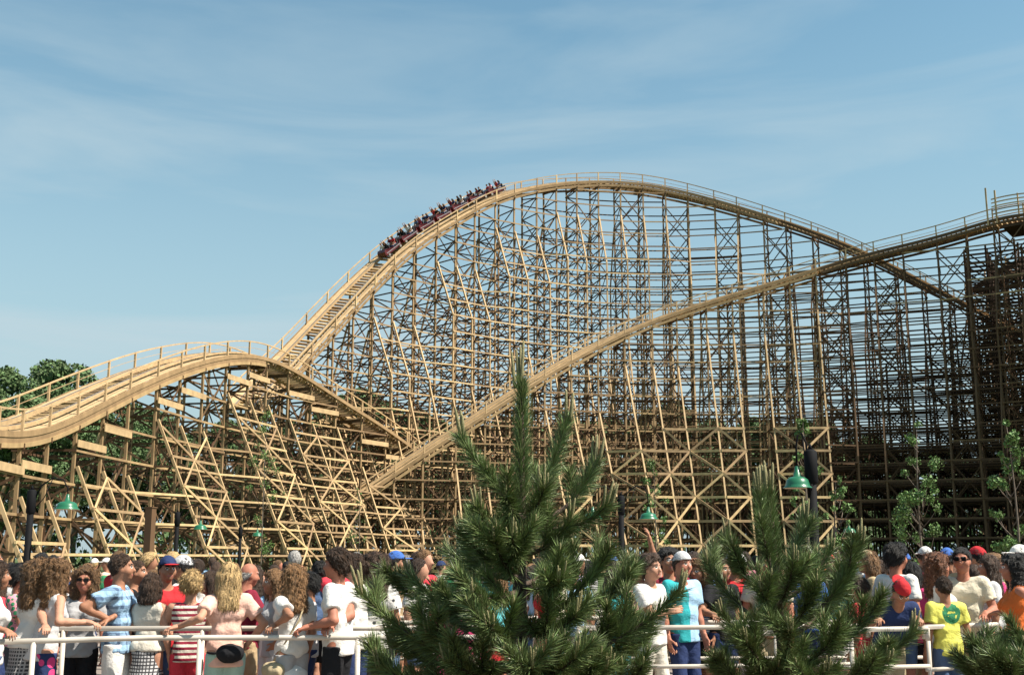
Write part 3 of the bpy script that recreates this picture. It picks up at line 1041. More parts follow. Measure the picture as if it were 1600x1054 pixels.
PAL = {'white': (0.62, 0.595, 0.56), 'offwhite': (0.56, 0.51, 0.43), 'cream': (0.62, 0.55, 0.42), 'grey': (0.33, 0.32, 0.32), 'lightgrey': (0.47, 0.46, 0.46), 'black': (0.014, 0.014, 0.016), 'charcoal': (0.05, 0.05, 0.055), 'navy': (0.022, 0.035, 0.095),
       'blue': (0.05, 0.12, 0.36), 'denim': (0.07, 0.11, 0.20), 'lightblue': (0.30, 0.46, 0.62), 'teal': (0.03, 0.30, 0.32), 'aqua': (0.10, 0.42, 0.46), 'palegreen': (0.33, 0.47, 0.40), 'green': (0.04, 0.20, 0.09), 'red': (0.42, 0.025, 0.03), 'crimson': (0.55, 0.04, 0.06),
       'maroon': (0.19, 0.018, 0.035), 'pink': (0.62, 0.25, 0.30), 'hotpink': (0.55, 0.05, 0.17), 'peach': (0.66, 0.40, 0.32), 'orange': (0.56, 0.13, 0.03), 'yellow': (0.62, 0.60, 0.12), 'tan': (0.40, 0.29, 0.17), 'khaki': (0.36, 0.29, 0.18), 'brown': (0.12, 0.065, 0.035), 'lilac': (0.42, 0.34, 0.52)}


def cloth(spec):
    """'white', 'stripe:white:red:0.045', 'plaid:lightblue:navy', 'dots:..', 'patch:white:tan:x:z:side'."""
    if spec in CLOTH: return CLOTH[spec]
    a = spec.split(':')
    if len(a) == 1:
        m = mat('cloth_' + a[0], PAL[a[0]], 0.85, 0.07, 7, bump=0.9, bscale=15, spec=0.15)
        CLOTH[spec] = m
        return m
    m = mat('cloth_' + a[0] + '_' + a[1] + '_' + a[2], PAL[a[1]], 0.85, 0.06, 7, bump=0.9, bscale=15, spec=0.15)
    t = m.node_tree
    hs = [n for n in t.nodes if n.type == 'HUE_SAT'][0]
    tcn = [n for n in t.nodes if n.type == 'TEX_COORD'][0]
    sep = t.nodes.new('ShaderNodeSeparateXYZ')
    t.links.new(tcn.outputs['Object'], sep.inputs[0])
    def band(sock, freq, duty, phase=0.0):
        mu = t.nodes.new('ShaderNodeMath'); mu.operation = 'MULTIPLY_ADD'; mu.inputs[1].default_value = freq; mu.inputs[2].default_value = phase
        t.links.new(sock, mu.inputs[0])
        fr = t.nodes.new('ShaderNodeMath'); fr.operation = 'FRACT'; t.links.new(mu.outputs[0], fr.inputs[0])
        lt = t.nodes.new('ShaderNodeMath'); lt.operation = 'LESS_THAN'; lt.inputs[1].default_value = duty
        t.links.new(fr.outputs[0], lt.inputs[0])
        return lt.outputs[0]
    def combine(op, x, y):
        n = t.nodes.new('ShaderNodeMath'); n.operation = op
        t.links.new(x, n.inputs[0])
        if y is not None: t.links.new(y, n.inputs[1])
        return n.outputs[0]
    if a[0] == 'stripe':
        f = band(sep.outputs['Z'], 1 / float(a[3]), 0.5)
    elif a[0] == 'plaid':
        s1 = band(sep.outputs['Z'], 1 / 0.085, 0.38)
        s2 = band(sep.outputs['X'], 1 / 0.075, 0.3)
        n = t.nodes.new('ShaderNodeMath'); n.operation = 'MULTIPLY_ADD'; n.inputs[1].default_value = 0.35
        t.links.new(s2, n.inputs[0])
        n2 = t.nodes.new('ShaderNodeMath'); n2.operation = 'MULTIPLY'; n2.inputs[1].default_value = 0.45; t.links.new(s1, n2.inputs[0])
        t.links.new(n2.outputs[0], n.inputs[2])
        f = n.outputs[0]
    elif a[0] == 'weave':
        f = combine('MAXIMUM', band(sep.outputs['Z'], 1 / 0.032, 0.4), band(sep.outputs['X'], 1 / 0.028, 0.35))
    elif a[0] in ('dots', 'floral'):
        v = t.nodes.new('ShaderNodeTexVoronoi'); v.inputs['Scale'].default_value = float(a[3])
        t.links.new(tcn.outputs['Object'], v.inputs['Vector'])
        lt = t.nodes.new('ShaderNodeMath'); lt.operation = 'LESS_THAN'; lt.inputs[1].default_value = 0.30 if a[0] == 'dots' else 0.45
        t.links.new(v.outputs['Distance'], lt.inputs[0]); f = lt.outputs[0]
    elif a[0] == 'patch':        # printed roundel: x, z, radius, +1 chest / -1 back
        cx, cz, r, sd = map(float, a[3:7])
        vd = t.nodes.new('ShaderNodeVectorMath'); vd.operation = 'DISTANCE'; vd.inputs[1].default_value = (cx, 0, cz)
        cm = t.nodes.new('ShaderNodeCombineXYZ'); t.links.new(sep.outputs['X'], cm.inputs[0]); t.links.new(sep.outputs['Z'], cm.inputs[2])
        t.links.new(cm.outputs[0], vd.inputs[0])
        lt = t.nodes.new('ShaderNodeMath'); lt.operation = 'LESS_THAN'; lt.inputs[1].default_value = r; t.links.new(vd.outputs['Value'], lt.inputs[0])
        gy = t.nodes.new('ShaderNodeMath'); gy.operation = 'MULTIPLY'; gy.inputs[1].default_value = sd; t.links.new(sep.outputs['Y'], gy.inputs[0])
        g2 = t.nodes.new('ShaderNodeMath'); g2.operation = 'GREATER_THAN'; g2.inputs[1].default_value = -0.02; t.links.new(gy.outputs[0], g2.inputs[0])
        nz = t.nodes.new('ShaderNodeTexNoise'); nz.inputs['Scale'].default_value = 22; t.links.new(tcn.outputs['Object'], nz.inputs['Vector'])
        g3 = t.nodes.new('ShaderNodeMath'); g3.operation = 'GREATER_THAN'; g3.inputs[1].default_value = float(a[7]) if len(a) > 7 else 0.45; t.links.new(nz.outputs['Fac'], g3.inputs[0])
        f = combine('MULTIPLY', combine('MULTIPLY', lt.outputs[0], g2.outputs[0]), g3.outputs[0])
    elif a[0] == 'half':         # one side of the shirt in the second colour
        gt = t.nodes.new('ShaderNodeMath'); gt.operation = 'GREATER_THAN'; gt.inputs[1].default_value = float(a[3]); t.links.new(sep.outputs['X'], gt.inputs[0]); f = gt.outputs[0]
    mixn = t.nodes.new('ShaderNodeMixRGB')
    mixn.inputs['Color1'].default_value = (*PAL[a[1]], 1); mixn.inputs['Color2'].default_value = (*PAL[a[2]], 1)
    t.links.new(f, mixn.inputs['Fac'])
    t.links.new(mixn.outputs['Color'], hs.inputs['Color'])
    CLOTH[spec] = m
    return m


def rotx(p, c, a):
    """Lean forward (+y) by a about the x axis through c."""
    p = np.asarray(p, float) - c
    ca, sa = math.cos(a), math.sin(a)
    return np.array([p[0], p[1] * ca + p[2] * sa, -p[1] * sa + p[2] * ca]) + c


def build_hand(wr, d, n, sgn, curl, sc, h):
    """A palm, four unequal fingers and a thumb. d: along the hand, n: palm normal, sgn: side of the thumb."""
    d = unit(d); n = unit(n - d * np.dot(n, d)); s = np.cross(n, d) * sgn
    lo, hi = wr - 0.2 * sc, wr + 0.2 * sc
    G = SDF(lo, hi, h)
    kn = []
    for f in range(4):
        o = (0.030 - 0.020 * f) * sc
        k = wr + d * (0.092 - 0.004 * abs(f - 1)) * sc + s * o
        kn.append(k)
        G.cone(wr + s * o * 0.7 - d * 0.02 * sc, k, 0.0145 * sc, 0.0115 * sc, 0.012)
    G.cone(wr - d * 0.06 * sc, wr + d * 0.03 * sc, 0.026 * sc, 0.025 * sc, 0.02)
    Ls = [0.072, 0.082, 0.076, 0.058]
    for f in range(4):
        spread = (1.5 - f) * 0.05
        dd = unit(d + s * spread)
        p = kn[f]; ang = 0.0
        for q, fr in enumerate((0.45, 0.30, 0.25)):
            ang += curl * (0.55 + 0.12 * f) * (1.0 if q else 0.7)
            v = dd * math.cos(ang) + n * math.sin(ang)
            e = p + v * Ls[f] * fr * sc
            G.cone(p, e, (0.0098 - 0.0012 * q) * sc, (0.009 - 0.0014 * q) * sc, 0.004)
            p = e
    b = wr + d * 0.025 * sc + s * 0.026 * sc
    e = b + unit(d * 0.75 + s * 0.75 + n * 0.3) * 0.045 * sc
    G.cone(wr + d * 0.01 * sc, b, 0.016 * sc, 0.014 * sc, 0.01)
    G.cone(b, e, 0.013 * sc, 0.0105 * sc, 0.008)
    G.cone(e, e + unit(d * 0.9 + s * 0.3 + n * 0.45 * min(1, curl + .3)) * 0.034 * sc, 0.0105 * sc, 0.008 * sc, 0.004)
    return G.mesh()


def person(label, px, head_py, Y, face=0, H=None, shirt='white', sleeve='tee', bottom='shorts', bcol='khaki', hair='short', hcol='brown', sk='tan', armL=None, armR=None,
           lean=0.0, headyaw=0.0, headpitch=0.0, fem=False, cap=None, glasses=False, bulk=1.0, group=None, res=1.0, far=False, hem=None, sit=False, root=None, seed=1, apron=None, bag=None):
    """One person at pixel column px with the head top at pixel row head_py, Y metres off. face: 0 looks away, 90 towards the photo's left, 180 at us, 270 right."""
    rt = math.radians(face)
    if root is None:
        top = at(px, head_py, Y)
        Hh = top[2] if H is None else H
        pos = np.array([top[0], top[1], 0.0])
    else:
        Hh = H or 1.72; pos = np.asarray(root, float)
    s = Hh / 1.75 if lean == 0 else (H or 1.7) / 1.75
    s = float(np.clip(s, 0.62, 1.08))
    cr, sr = math.cos(rt), math.sin(rt)
    if lean and root is None:                     # keep the head on its pixel although the body leans
        shift = np.array([0, math.sin(lean) * 0.75 * s])
        pos[0] -= -sr * shift[1]; pos[1] -= cr * shift[1]
    def to_local(q):
        q = np.asarray(q, float) - pos
        return np.array([cr * q[0] + sr * q[1], -sr * q[0] + cr * q[1], q[2]])
    rg = np.random.default_rng(seed)
    hw, sw = (0.088, 0.165) if fem else (0.085, 0.19)
    bk = bulk * 0.93
    pel = np.array([0, 0, 0.93]) * s
    zsit = 0.0
    def J(p): return rotx(np.asarray(p, float) * s, pel, lean)
    chest, neck, headc = J([0, -0.005, 1.27]), J([0, -0.012, 1.455]), J([0, 0.02, 1.63])
    S = {1: J([sw, -0.01, 1.405]), -1: J([-sw, -0.01, 1.405])}
    hip = {q: np.array([q * hw, 0, 0.90]) * s for q in (1, -1)}
    if sit:
        knee = {q: np.array([q * 0.11, 0.42, 0.93]) * s for q in (1, -1)}
        ank = {q: np.array([q * 0.11, 0.50, 0.52]) * s for q in (1, -1)}
    else:
        st = rg.uniform(-0.05, 0.05, 2)
        knee = {1: np.array([hw + .012, .02 + st[0], .49]) * s, -1: np.array([-hw - .012, .02 + st[1], .49]) * s}
        ank = {1: np.array([hw + .02, -.03 + st[0] * 2, .075]) * s, -1: np.array([-hw - .02, -.03 + st[1] * 2, .075]) * s}
    arms = {}
    for q, spec in ((1, armR), (-1, armL)):
        sh = S[q]; la, lb = 0.285 * s, 0.255 * s
        pn = np.array([-q, 0, 0]); curl = 0.5; hint = np.array([0.35 * q, -0.7, -0.5]); hd = None
        if spec is None:
            T = sh + np.array([q * 0.07, 0.06, -0.52]) * s
        elif spec[0] == 'w':
            wx = at(*spec[1:4]); T = to_local(wx)
            pn = np.array([0, 0, -1.0]); curl = 0.95; hint = np.array([0.3 * q, -0.7, -0.45])
            T = T + np.array([0, 0, 0.035])
            back = unit(T - sh); back[2] = 0
            T = T - unit(back + 1e-6) * 0.05
            hd = unit(np.array([back[0], back[1], -0.15]))
        elif spec[0] == 'l':
            T = np.array(spec[1:4]) * s; pn = np.array([0, 0.3, -1.0])
        elif spec[0] == 'hip':
            T = hip[q] + np.array([q * 0.12, 0.03, 0.10]) * s; hint = np.array([q * 1.0, -0.5, 0.0]); curl = 0.3
        elif spec[0] == 'fold':
            T = chest + np.array([-q * 0.10, 0.20, -0.08]) * s; hint = np.array([q * 0.8, -0.1, -0.8])
        elif spec[0] == 'up':
            T = headc + np.array([q * 0.16, 0.04, 0.10]) * s; hint = np.array([q * 1.0, 0.2, 0.1])
        elif spec[0] == 'high':
            T = headc + np.array([q * 0.14, 0.10, 0.34]) * s; hint = np.array([q * 1.0, 0.3, 0.2])
        elif spec[0] == 'fwd':
            T = sh + np.array([0, 0.36, -0.28]) * s; hint = np.array([q * 0.5, -0.4, -0.8])
        v = T - sh; L = np.linalg.norm(v)
        mx_ = (la + lb) * 0.995
        if L > mx_: T = sh + v / L * mx_; L = mx_; v = T - sh
        a = (la * la - lb * lb + L * L) / (2 * L)
        hh = math.sqrt(max(la * la - a * a, 0))
        vd = v / L
        hint = hint - vd * np.dot(hint, vd)
        E = sh + vd * a + unit(hint) * hh
        arms[q] = (sh, E, T, unit(hd if hd is not None else T - E), pn, curl)
    # ---- grid extents
    allp = np.array([headc + [0, 0, .2 * s], headc + np.array([.16, .16, .2]) * s, headc - np.array([.16, .16, 0]) * s, pel + .25 * s, pel - .25 * s] + [x for q in (1, -1) for x in (arms[q][1], arms[q][2], knee[q], ank[q] + np.array([0, .22, 0]) * s, ank[q] - np.array([0, .06, .08]) * s, S[q])])
    lo, hi = allp.min(0) - 0.13, allp.max(0) + 0.13
    hv = (0.026 if far else 0.0165) * res
    def torso(G, gr, upper=True):
        k = 0.05 * s
        G.cone(J([-.055, .0, .98]), J([.055, 0, .98]), (.115 + gr) * s * bk, (.115 + gr) * s * bk, k)
        wz = 0.062 if fem else .075
        G.cone(J([-wz + .02, .01, 1.13]), J([wz - .02, .01, 1.13]), ((.092 if fem else .108) + gr) * s * bk, ((.092 if fem else .108) + gr) * s * bk, k)
        G.cone(J([-.085, .012, 1.29]), J([.085, .012, 1.29]), (.10 + gr) * s * bk, (.10 + gr) * s * bk, k)
        if fem:
            for q in (1, -1): G.ell(J([q * .072, .095, 1.26]), np.array([.06, .055, .06]) * s + gr, 0.03)
        G.cone(J([-sw + .045, -.012, 1.39]), J([sw - .045, -.012, 1.39]), (.062 + gr) * s, (.062 + gr) * s, k)
    V_, F_, M_ = [], [], []
    nv = 0
    def push(V, F, mi):
        nonlocal nv
        V_.append(V); F_.append(F + nv); M_.append(np.full(len(F), mi) if np.isscalar(mi) else mi); nv += len(V)
    # ---- body
    G = SDF(lo, hi, hv)
    torso(G, 0)
    G.cone(neck - [0, 0, .05 * s], headc + J([0, 0, 0]) * 0 - np.array([0, .015, .06]) * s, .06 * s, .056 * s, .03)
    for q in (1, -1):
        sh, E, T, hd, pn, curl = arms[q]
        fa = 0.86 if fem else 1.0
        G.cone(sh, E, .056 * s * fa * bk, .042 * s * fa, .035 * s)
        G.cone(E, E + (T - E) * .35, .044 * s * fa, .043 * s * fa, .015)
        G.cone(E + (T - E) * .3, T, .043 * s * fa, .027 * s * fa, .015)
        if far: G.cone(T, T + hd * .12 * s, .034 * s, .028 * s, .02)
        G.cone(hip[q], knee[q], .094 * s * bk, .060 * s, .045 * s)
        G.cone(knee[q], knee[q] + (ank[q] - knee[q]) * .35, .058 * s, .060 * s, .02)
        G.cone(knee[q] + (ank[q] - knee[q]) * .3, ank[q], .060 * s, .040 * s, .02)
        G.cone(ank[q] - np.array([0, .03, .025]) * s, ank[q] + np.array([0, .15, -.04]) * s, .046 * s, .036 * s, .03)
    if far:
        head_into(G, headc, s, headyaw, headpitch, lean, far=True)
    V, F = G.mesh()
    zc = V[F].mean(1)[:, 2]
    push(V, F, np.where(zc < .085 * s, 4, 0) if not sit else 0)
    R = head_rot(headyaw, headpitch, lean)
    if not far:
        HG = SDF(np.array([-.13, -.15, -.21]), np.array([.13, .16, .15]), 0.0078)
        head_sdf(HG, fem)
        V, F = HG.mesh()
        c = V[F].mean(1)
        mi = np.zeros(len(F), int)
        fr = c[:, 1] > 0.05
        for q in (1, -1):
            d = np.hypot(c[:, 0] - q * .033, (c[:, 2] - .012) * 1.4)
            mi[fr & (d < .017)] = 2; mi[fr & (d < .0105)] = 1
            brow = fr & (np.abs(c[:, 0] - q * .034) < .021) & (np.abs(c[:, 2] - .037) < .0065)
            mi[brow] = 5
        mi[fr & (np.abs(c[:, 0]) < .027) & (np.abs(c[:, 2] + .064) < .0085)] = 3
        V = (V * s) @ R.T + headc
        push(V, F, mi)
        for q in (1, -1):
            sh, E, T, hd, pn, curl = arms[q]
            sgn = -1 if q == 1 else 1
            V, F = build_hand(T, hd, pn, sgn, curl, s * (0.92 if fem else 1.0), 0.0066)
            push(V, F, 0)
    if root is None: pz = 0.0
    else: pz = pos[2]
    P = thing('person', label, 'person', (pos[0], pos[1], pz), rt, group)
    body = mesh_obj('body', np.concatenate(V_), np.concatenate(F_), [skin(sk), EYEM, EYEW, LIPM, SHOEM, hairm(hcol)], P, True, np.concatenate(M_))
    # ---- shirt
    up = unit(J([0, 0, 2.0]) - J([0, 0, 1.0]))
    G = SDF(lo, hi, hv)
    gr = .013
    torso(G, gr)
    hm = hem if hem is not None else (0.84 if bottom != 'skirt' else .95)
    if hm < 0.97: G.cone(J([-.05, .0, hm + .02]), J([.05, 0, hm + .02]), (.122 + gr) * s * bk, (.122 + gr) * s * bk, .05)
    for q in (1, -1):
        sh, E, T, hd, pn, curl = arms[q]
        if sleeve == 'tee':
            e = sh + (E - sh) * .9; nn = unit(E - sh)
            G.cone(sh, e, .072 * s * bk, .080 * s, .03, cut=(nn, sh + (E - sh) * .66))
        elif sleeve == 'long':
            G.cone(sh, E, .070 * s * bk, .060 * s, .03)
            nn = unit(T - E); G.cone(E, T, .058 * s, .045 * s, .02, cut=(nn, E + (T - E) * .93))
    hp = J([0, 0, hm])
    nk = J([0, .035, 1.50])
    sides = [J([q * (sw + .035), 0, 1.44]) for q in (1, -1)] if sleeve == 'tank' else []
    G.noise(.0045, 14, seed + 5); G.noise(.0035, 34, seed + 6)
    def cutter(x, y, z):
        d = -((x - hp[0]) * up[0] + (y - hp[1]) * up[1] + (z - hp[2]) * up[2])
        rn = (.088 if sleeve != 'tank' else .115) * s
        d = np.maximum(d, rn - np.sqrt((x - nk[0]) ** 2 + (y - nk[1]) ** 2 + (z - nk[2]) ** 2))
        for c in sides: d = np.maximum(d, .066 * s - np.sqrt((x - c[0]) ** 2 + (y - c[1]) ** 2 + (z - c[2]) ** 2))
        return d
    G.sub_fn(cutter)
    V, F = G.mesh()
    mesh_obj('shirt', V, F, cloth(shirt), P, True)
    # ---- lower garment
    G = SDF(lo, hi, hv)
    gr2 = .012
    G.cone(J([-.055, 0, .99]), J([.055, 0, .99]), (.115 + gr2) * s * bk, (.115 + gr2) * s * bk, .04)
    if bottom == 'skirt':
        G.cone(np.array([0, 0, .92]) * s, np.array([0, 0, .45]) * s, .15 * s * bk, .22 * s, .05)
        cut_z = .47 * s
    else:
        for q in (1, -1):
            G.cone(hip[q], knee[q], (.108) * s * bk, (.085 if bottom == 'shorts' else .076) * s, .04)
            if bottom == 'trousers': G.cone(knee[q], ank[q], .076 * s, .066 * s, .03)
        cut_z = {'shorts': .56, 'trousers': .07, 'brief': .72}[bottom] * s
    wz_ = (1.03 if hm > .93 else .93) * s
    G.noise(.004, 15, seed + 9)
    if sit: G.sub_fn(lambda x, y, z: np.maximum(z - wz_, y - .34 * s if bottom != 'trousers' else z - 9) + 0 * x)
    else: G.sub_fn(lambda x, y, z: np.maximum(z - wz_, cut_z - z) + 0 * x + 0 * y)
    V, F = G.mesh()
    mesh_obj('skirt' if bottom == 'skirt' else 'shorts' if bottom != 'trousers' else 'trousers', V, F, cloth(bcol), P, True)
    # ---- hair, cap, glasses
    hs_ = 0.0115 if not far else 0.016
    V, F = hair_mesh(hair, hs_, seed, cap is not None)
    if V is not None:
        V, F = strands(V, F, hair, 420 if far else 1500, seed)
        mesh_obj('hair', (V * s) @ R.T + headc, F, hairm(hcol), P, True)
    if cap:
        crown, brim, back = (cap + (False,))[:3] if isinstance(cap, tuple) else (cap, cap, False)
        CG = SDF([-.14, -.16, -.02], [.14, .24, .19], .009)
        CG.ell([0, -.008, .02], [.096, .118, .128], .01, cut=((0, .12, -1), (0, .0, .045)))
        V, F = CG.mesh(); co = mesh_obj('cap', (V * s) @ R.T + headc, F, cloth(crown), P, True)
        CG = SDF([-.14, -.26, -.02], [.14, .26, .19], .009)
        sg = -1 if back else 1
        CG.ell([0, sg * .115, .052], [.078, .085, .010], .0)
        V, F = CG.mesh(); mesh_obj('brim', (V * s) @ R.T + headc, F, cloth(brim), co, True)
    if glasses:
        m = MB()
        for q in (1, -1):
            m.beam([q * .012, .107, .012], [q * .058, .098, .012], .012, .034)
            m.beam([q * .06, .098, .018], [q * .082, 0, .012], .006, .008)
        m.beam([-.014, .109, .018], [.014, .109, .018], .006, .008)
        for k in range(len(m.V)): m.V[k] = (m.V[k] * s) @ R.T + headc
        m.build('sunglasses', BLACK, P)
    if bag:
        side, col, z, wd = bag
        BG = SDF([-.3, -.3, -.25], [.3, .3, .25], .014)
        BG.ell([0, 0, 0], [.09 * wd, .13 * wd, .085 * wd], .0); BG.noise(.004, 22, 3)
        V, F = BG.mesh()
        ang = {'R': 0, 'L': math.pi, 'B': -math.pi / 2}[side]
        c, s_ = math.cos(ang), math.sin(ang)
        V = V @ np.array([[c, s_, 0], [-s_, c, 0], [0, 0, 1]])
        off_ = {'R': [.2, .02, z], 'L': [-.2, .02, z], 'B': [0.02, -.19, z]}[side]
        bo = mesh_obj('bag', V + np.array(off_) * s, F, cloth(col), P, True)
        m = MB()
        if z < .93:
            a, b2 = J([-.11 if side != 'L' else .11, .02, 1.47]), np.array(off_) * s + [0, 0, .08]
            c2 = J([.05 if side != 'L' else -.05, -.15, 1.25])
            m.tube([J([-.11 if side != 'L' else .11, .1, 1.36]), a + [0, 0, .01], (a + c2) / 2 - [0, .05, 0], c2 - [0, .01, 0], b2], .008, 6)
        else:
            m.tube([np.array([.165 * math.cos(t), .15 * math.sin(t), z]) * s for t in np.linspace(0, 2 * math.pi, 20)], .012, 6)
        m.build('strap', cloth(col), bo, True)
    return P


def head_rot(yaw, pitch, lean):
    y, p = math.radians(yaw), math.radians(pitch) + lean * 0.35
    Rz = np.array([[math.cos(y), -math.sin(y), 0], [math.sin(y), math.cos(y), 0], [0, 0, 1]])
    Rx = np.array([[1, 0, 0], [0, math.cos(p), math.sin(p)], [0, -math.sin(p), math.cos(p)]])
    return Rz @ Rx


def head_sdf(G, fem=False):
    G.ell([0, -.012, .018], [.077, .097, .103], .02)
    G.ell([0, .022, -.045], [.060, .070, .072], .045)
    G.cone([0, .05, -.092], [0, .062, -.088], .026, .024, .03)
    G.cone([0, .086, .012], [0, .108, -.026], .010, .0155, .014)
    for q in (1, -1):
        G.ell([q * .078, -.005, -.012], [.012, .022, .034], .008)
        G.cone([q * .02, .083, .034], [q * .05, .072, .034], .010, .010, .014)
        G.ell([q * .046, .055, -.03], [.024, .026, .026], .03)
    G.cone([-.018, .084, -.064], [.018, .084, -.064], .010, .010, .010)
    G.cone([0, -.03, -.09], [0, -.035, -.2], .055, .058, .04)


def head_into(G, c, s, yaw, pitch, lean, far=True):
    R = head_rot(yaw, pitch, lean)
    f = lambda p: (np.array(p) * s) @ R.T + c
    G.ell(c + [0, 0, .015 * s], np.array([.077, .09, .103]) * s, .02)
    G.ell(f([0, .022, -.045]), np.array([.06, .062, .072]) * s, .045)
    G.cone(f([0, .09, .01]), f([0, .108, -.026]), .012 * s, .017 * s, .014)


def strands(V, F, style, n, seed):
    """Loose locks lying over the hair mass and breaking its outline."""
    rg = np.random.default_rng(seed + 77)
    fc = V[F].mean(1); nr_ = np.cross(V[F[:, 1]] - V[F[:, 0]], V[F[:, 2]] - V[F[:, 0]])
    nr_ /= np.linalg.norm(nr_, axis=1)[:, None] + 1e-9
    fi = rg.integers(0, len(F), n)
    p, nn = fc[fi], nr_[fi]
    curl = style in ('curly', 'curlyshort', 'wavy')
    down = np.array([0, -.15, -1.0]) if style not in ('short', 'shortback', 'mop', 'bald', 'curlyshort') else np.array([0, -.6, -.5])
    d = down - nn * (nn @ down)[:, None] + rg.normal(size=(n, 3)) * (.75 if curl else .13)
    d -= nn * (nn * d).sum(1)[:, None] * .8
    d /= np.linalg.norm(d, axis=1)[:, None] + 1e-9
    L = (rg.uniform(.025, .06, n) if not style.startswith('short') else rg.uniform(.012, .03, n))[:, None]
    wv = np.cross(d, nn); wv *= rg.uniform(.0018, .0036, n)[:, None]
    lift = rg.uniform(.002, .010 if not curl else .016, n)[:, None]
    a = p + nn * .001; b = p + d * L * .5 + nn * lift; c = p + d * L + nn * lift * rg.uniform(-.2, 1.1, n)[:, None] - np.array([0, 0, 1]) * L * .15
    S_ = np.stack([a - wv, a + wv, b + wv, b - wv, c + wv * .4, c - wv * .4], 1).reshape(-1, 3)
    k = np.arange(n)[:, None] * 6 + len(V)
    Q_ = np.concatenate([k + [0, 1, 2, 3], k + [3, 2, 4, 5]])
    return np.concatenate([V, S_]), np.concatenate([F, Q_])


def hair_mesh(style, h, seed, capped=False):
    if style == 'none': return None, None
    rg = np.random.default_rng(seed)
    big = style in ('curly', 'wavy', 'long', 'bob')
    G = SDF([-.24, -.24, -.42 if big else -.16], [.24, .17, .22], h)
    cutp = np.array([0, .070, .078]); n = unit(np.array([0, .175, -.11]))
    if style in ('short', 'shortback', 'mop', 'bald'):
        th = {'short': .012, 'shortback': .018, 'mop': .030, 'bald': .008}[style]
        n = unit(np.array([0, .150, -.12])); cutp = np.array([0, .068, .082])
        G.ell([0, -.014, .022], [.077 + th, .097 + th, .103 + th * (.5 if capped else 1)], .0, cut=(n, cutp))
        if style == 'bald': G.sub_fn(lambda x, y, z: z - .01 + 0 * x + 0 * y)
        elif style == 'mop':
            for k in range(26):
                a, b = rg.uniform(0, 6.28), rg.uniform(-.25, 1.0)
                d = np.array([math.cos(a) * math.cos(b), math.sin(a) * math.cos(b), math.sin(b)])
                c = np.array([0, -.014, .022]) + d * np.array([.09, .11, .12])
                if np.dot(c - cutp, n) < -.01: G.ell(c, np.array([.032, .034, .03]), .02)
        G.noise(.004, 90, seed)
    elif style == 'curlyshort':
        G.ell([0, -.016, .03], [.108, .125, .125], .0, cut=(n, np.array([0, .085, .075])))
        for k in range(46):
            a, b = rg.uniform(0, 6.28), rg.uniform(-.6, 1.4)
            d = np.array([math.cos(a) * math.cos(b), math.sin(a) * math.cos(b), math.sin(b)])
            c = np.array([0, -.016, .03]) + d * np.array([.105, .12, .12])
            if np.dot(c - np.array([0, .085, .075]), n) < 0: G.ell(c, np.array([.028, .028, .028]), .012)
        G.noise(.004, 110, seed)
    else:
        th = {'long': .016, 'wavy': .024, 'curly': .040, 'bob': .020}[style]
        G.ell([0, -.014, .022], [.077 + th, .097 + th, .103 + th], .0, cut=(n, np.array([0, .072, .07])))
        Lz = {'long': -.27, 'wavy': -.27, 'curly': -.26, 'bob': -.12}[style]
        wd = {'long': .062, 'wavy': .072, 'curly': .088, 'bob': .066}[style]
        for xx in (-.045, 0, .045):
            G.cone([xx, -.055, -.02], [xx * 1.35, -.085, Lz], wd, wd * .78, .04)
        for q in (1, -1):
            G.cone([q * .078, -.015, .02], [q * .088, -.02, Lz * .75], .032 + th * .5, .034 + th * .5, .03)
        if style in ('curly', 'wavy'):
            m_ = 90 if style == 'curly' else 50
            for k in range(m_):
                z = rg.uniform(Lz - .02, .12); a = rg.uniform(math.pi * .95, math.pi * 2.05)
                r = (.125 if style == 'curly' else .108) * (1 if z < .05 else math.sqrt(max(.15, 1 - ((z - .05) / .09) ** 2)))
                c = np.array([r * math.cos(a), -.03 + r * math.sin(a) * .85, z])
                rr = rg.uniform(.018, .034) if style == 'curly' else rg.uniform(.016, .026)
                G.ell(c, np.array([rr, rr, rr * 1.3]), .012)
        G.noise(.007 if style in ('curly', 'wavy') else .0035, 95, seed)
    return G.mesh()


Q = 'people along the nearest white railing'
R1 = 'people standing in the queue lanes'
RAIL = 0.0
# --- the front of the queue, from the photo's left edge
person('person in white sleeveless top half outside the picture, bare arm on the railing', -6, 878, 10.55, face=300, shirt='white', sleeve='tank', bcol='denim', hair='wavy', hcol='brown', sk='tan', fem=True, armR=('w', 14, 993, 10.1), group=Q, seed=3)
person('dark haired person in a floral shirt turned sideways beside the curly haired women', 34, 884, 11.9, face=280, shirt='floral:pink:green:22', hair='mop', hcol='black', sk='red', bcol='charcoal', armR=('fwd',), group=R1, seed=4)
person('curly haired woman in white tank top and dark plaid skirt with a bare arm hanging', 62, 884, 11.0, face=330, shirt='white', sleeve='tank', bottom='skirt', bcol='weave:charcoal:grey', hair='curly', hcol='light', sk='red', fem=True, armR=None, armL=('fwd',), lean=0.1, H=1.72, group=Q, seed=5)
person('curly haired woman in grey white tank top leaning both hands on the railing', 92, 886, 10.95, face=320, shirt='lightgrey', sleeve='tank', bottom='shorts', bcol='floral:navy:hotpink:9', hair='curly', hcol='light', sk='fair', fem=True, armR=('w', 145, 978, 10.72), armL=('w', 72, 990, 10.5), lean=0.16, H=1.72, group=Q, seed=6)
person('curly haired person in sunglasses and grey shirt with black shorts', 134, 889, 11.9, face=190, shirt='grey', bcol='black', hair='curly', hcol='light', sk='red', glasses=True, fem=True, group=R1, seed=7)
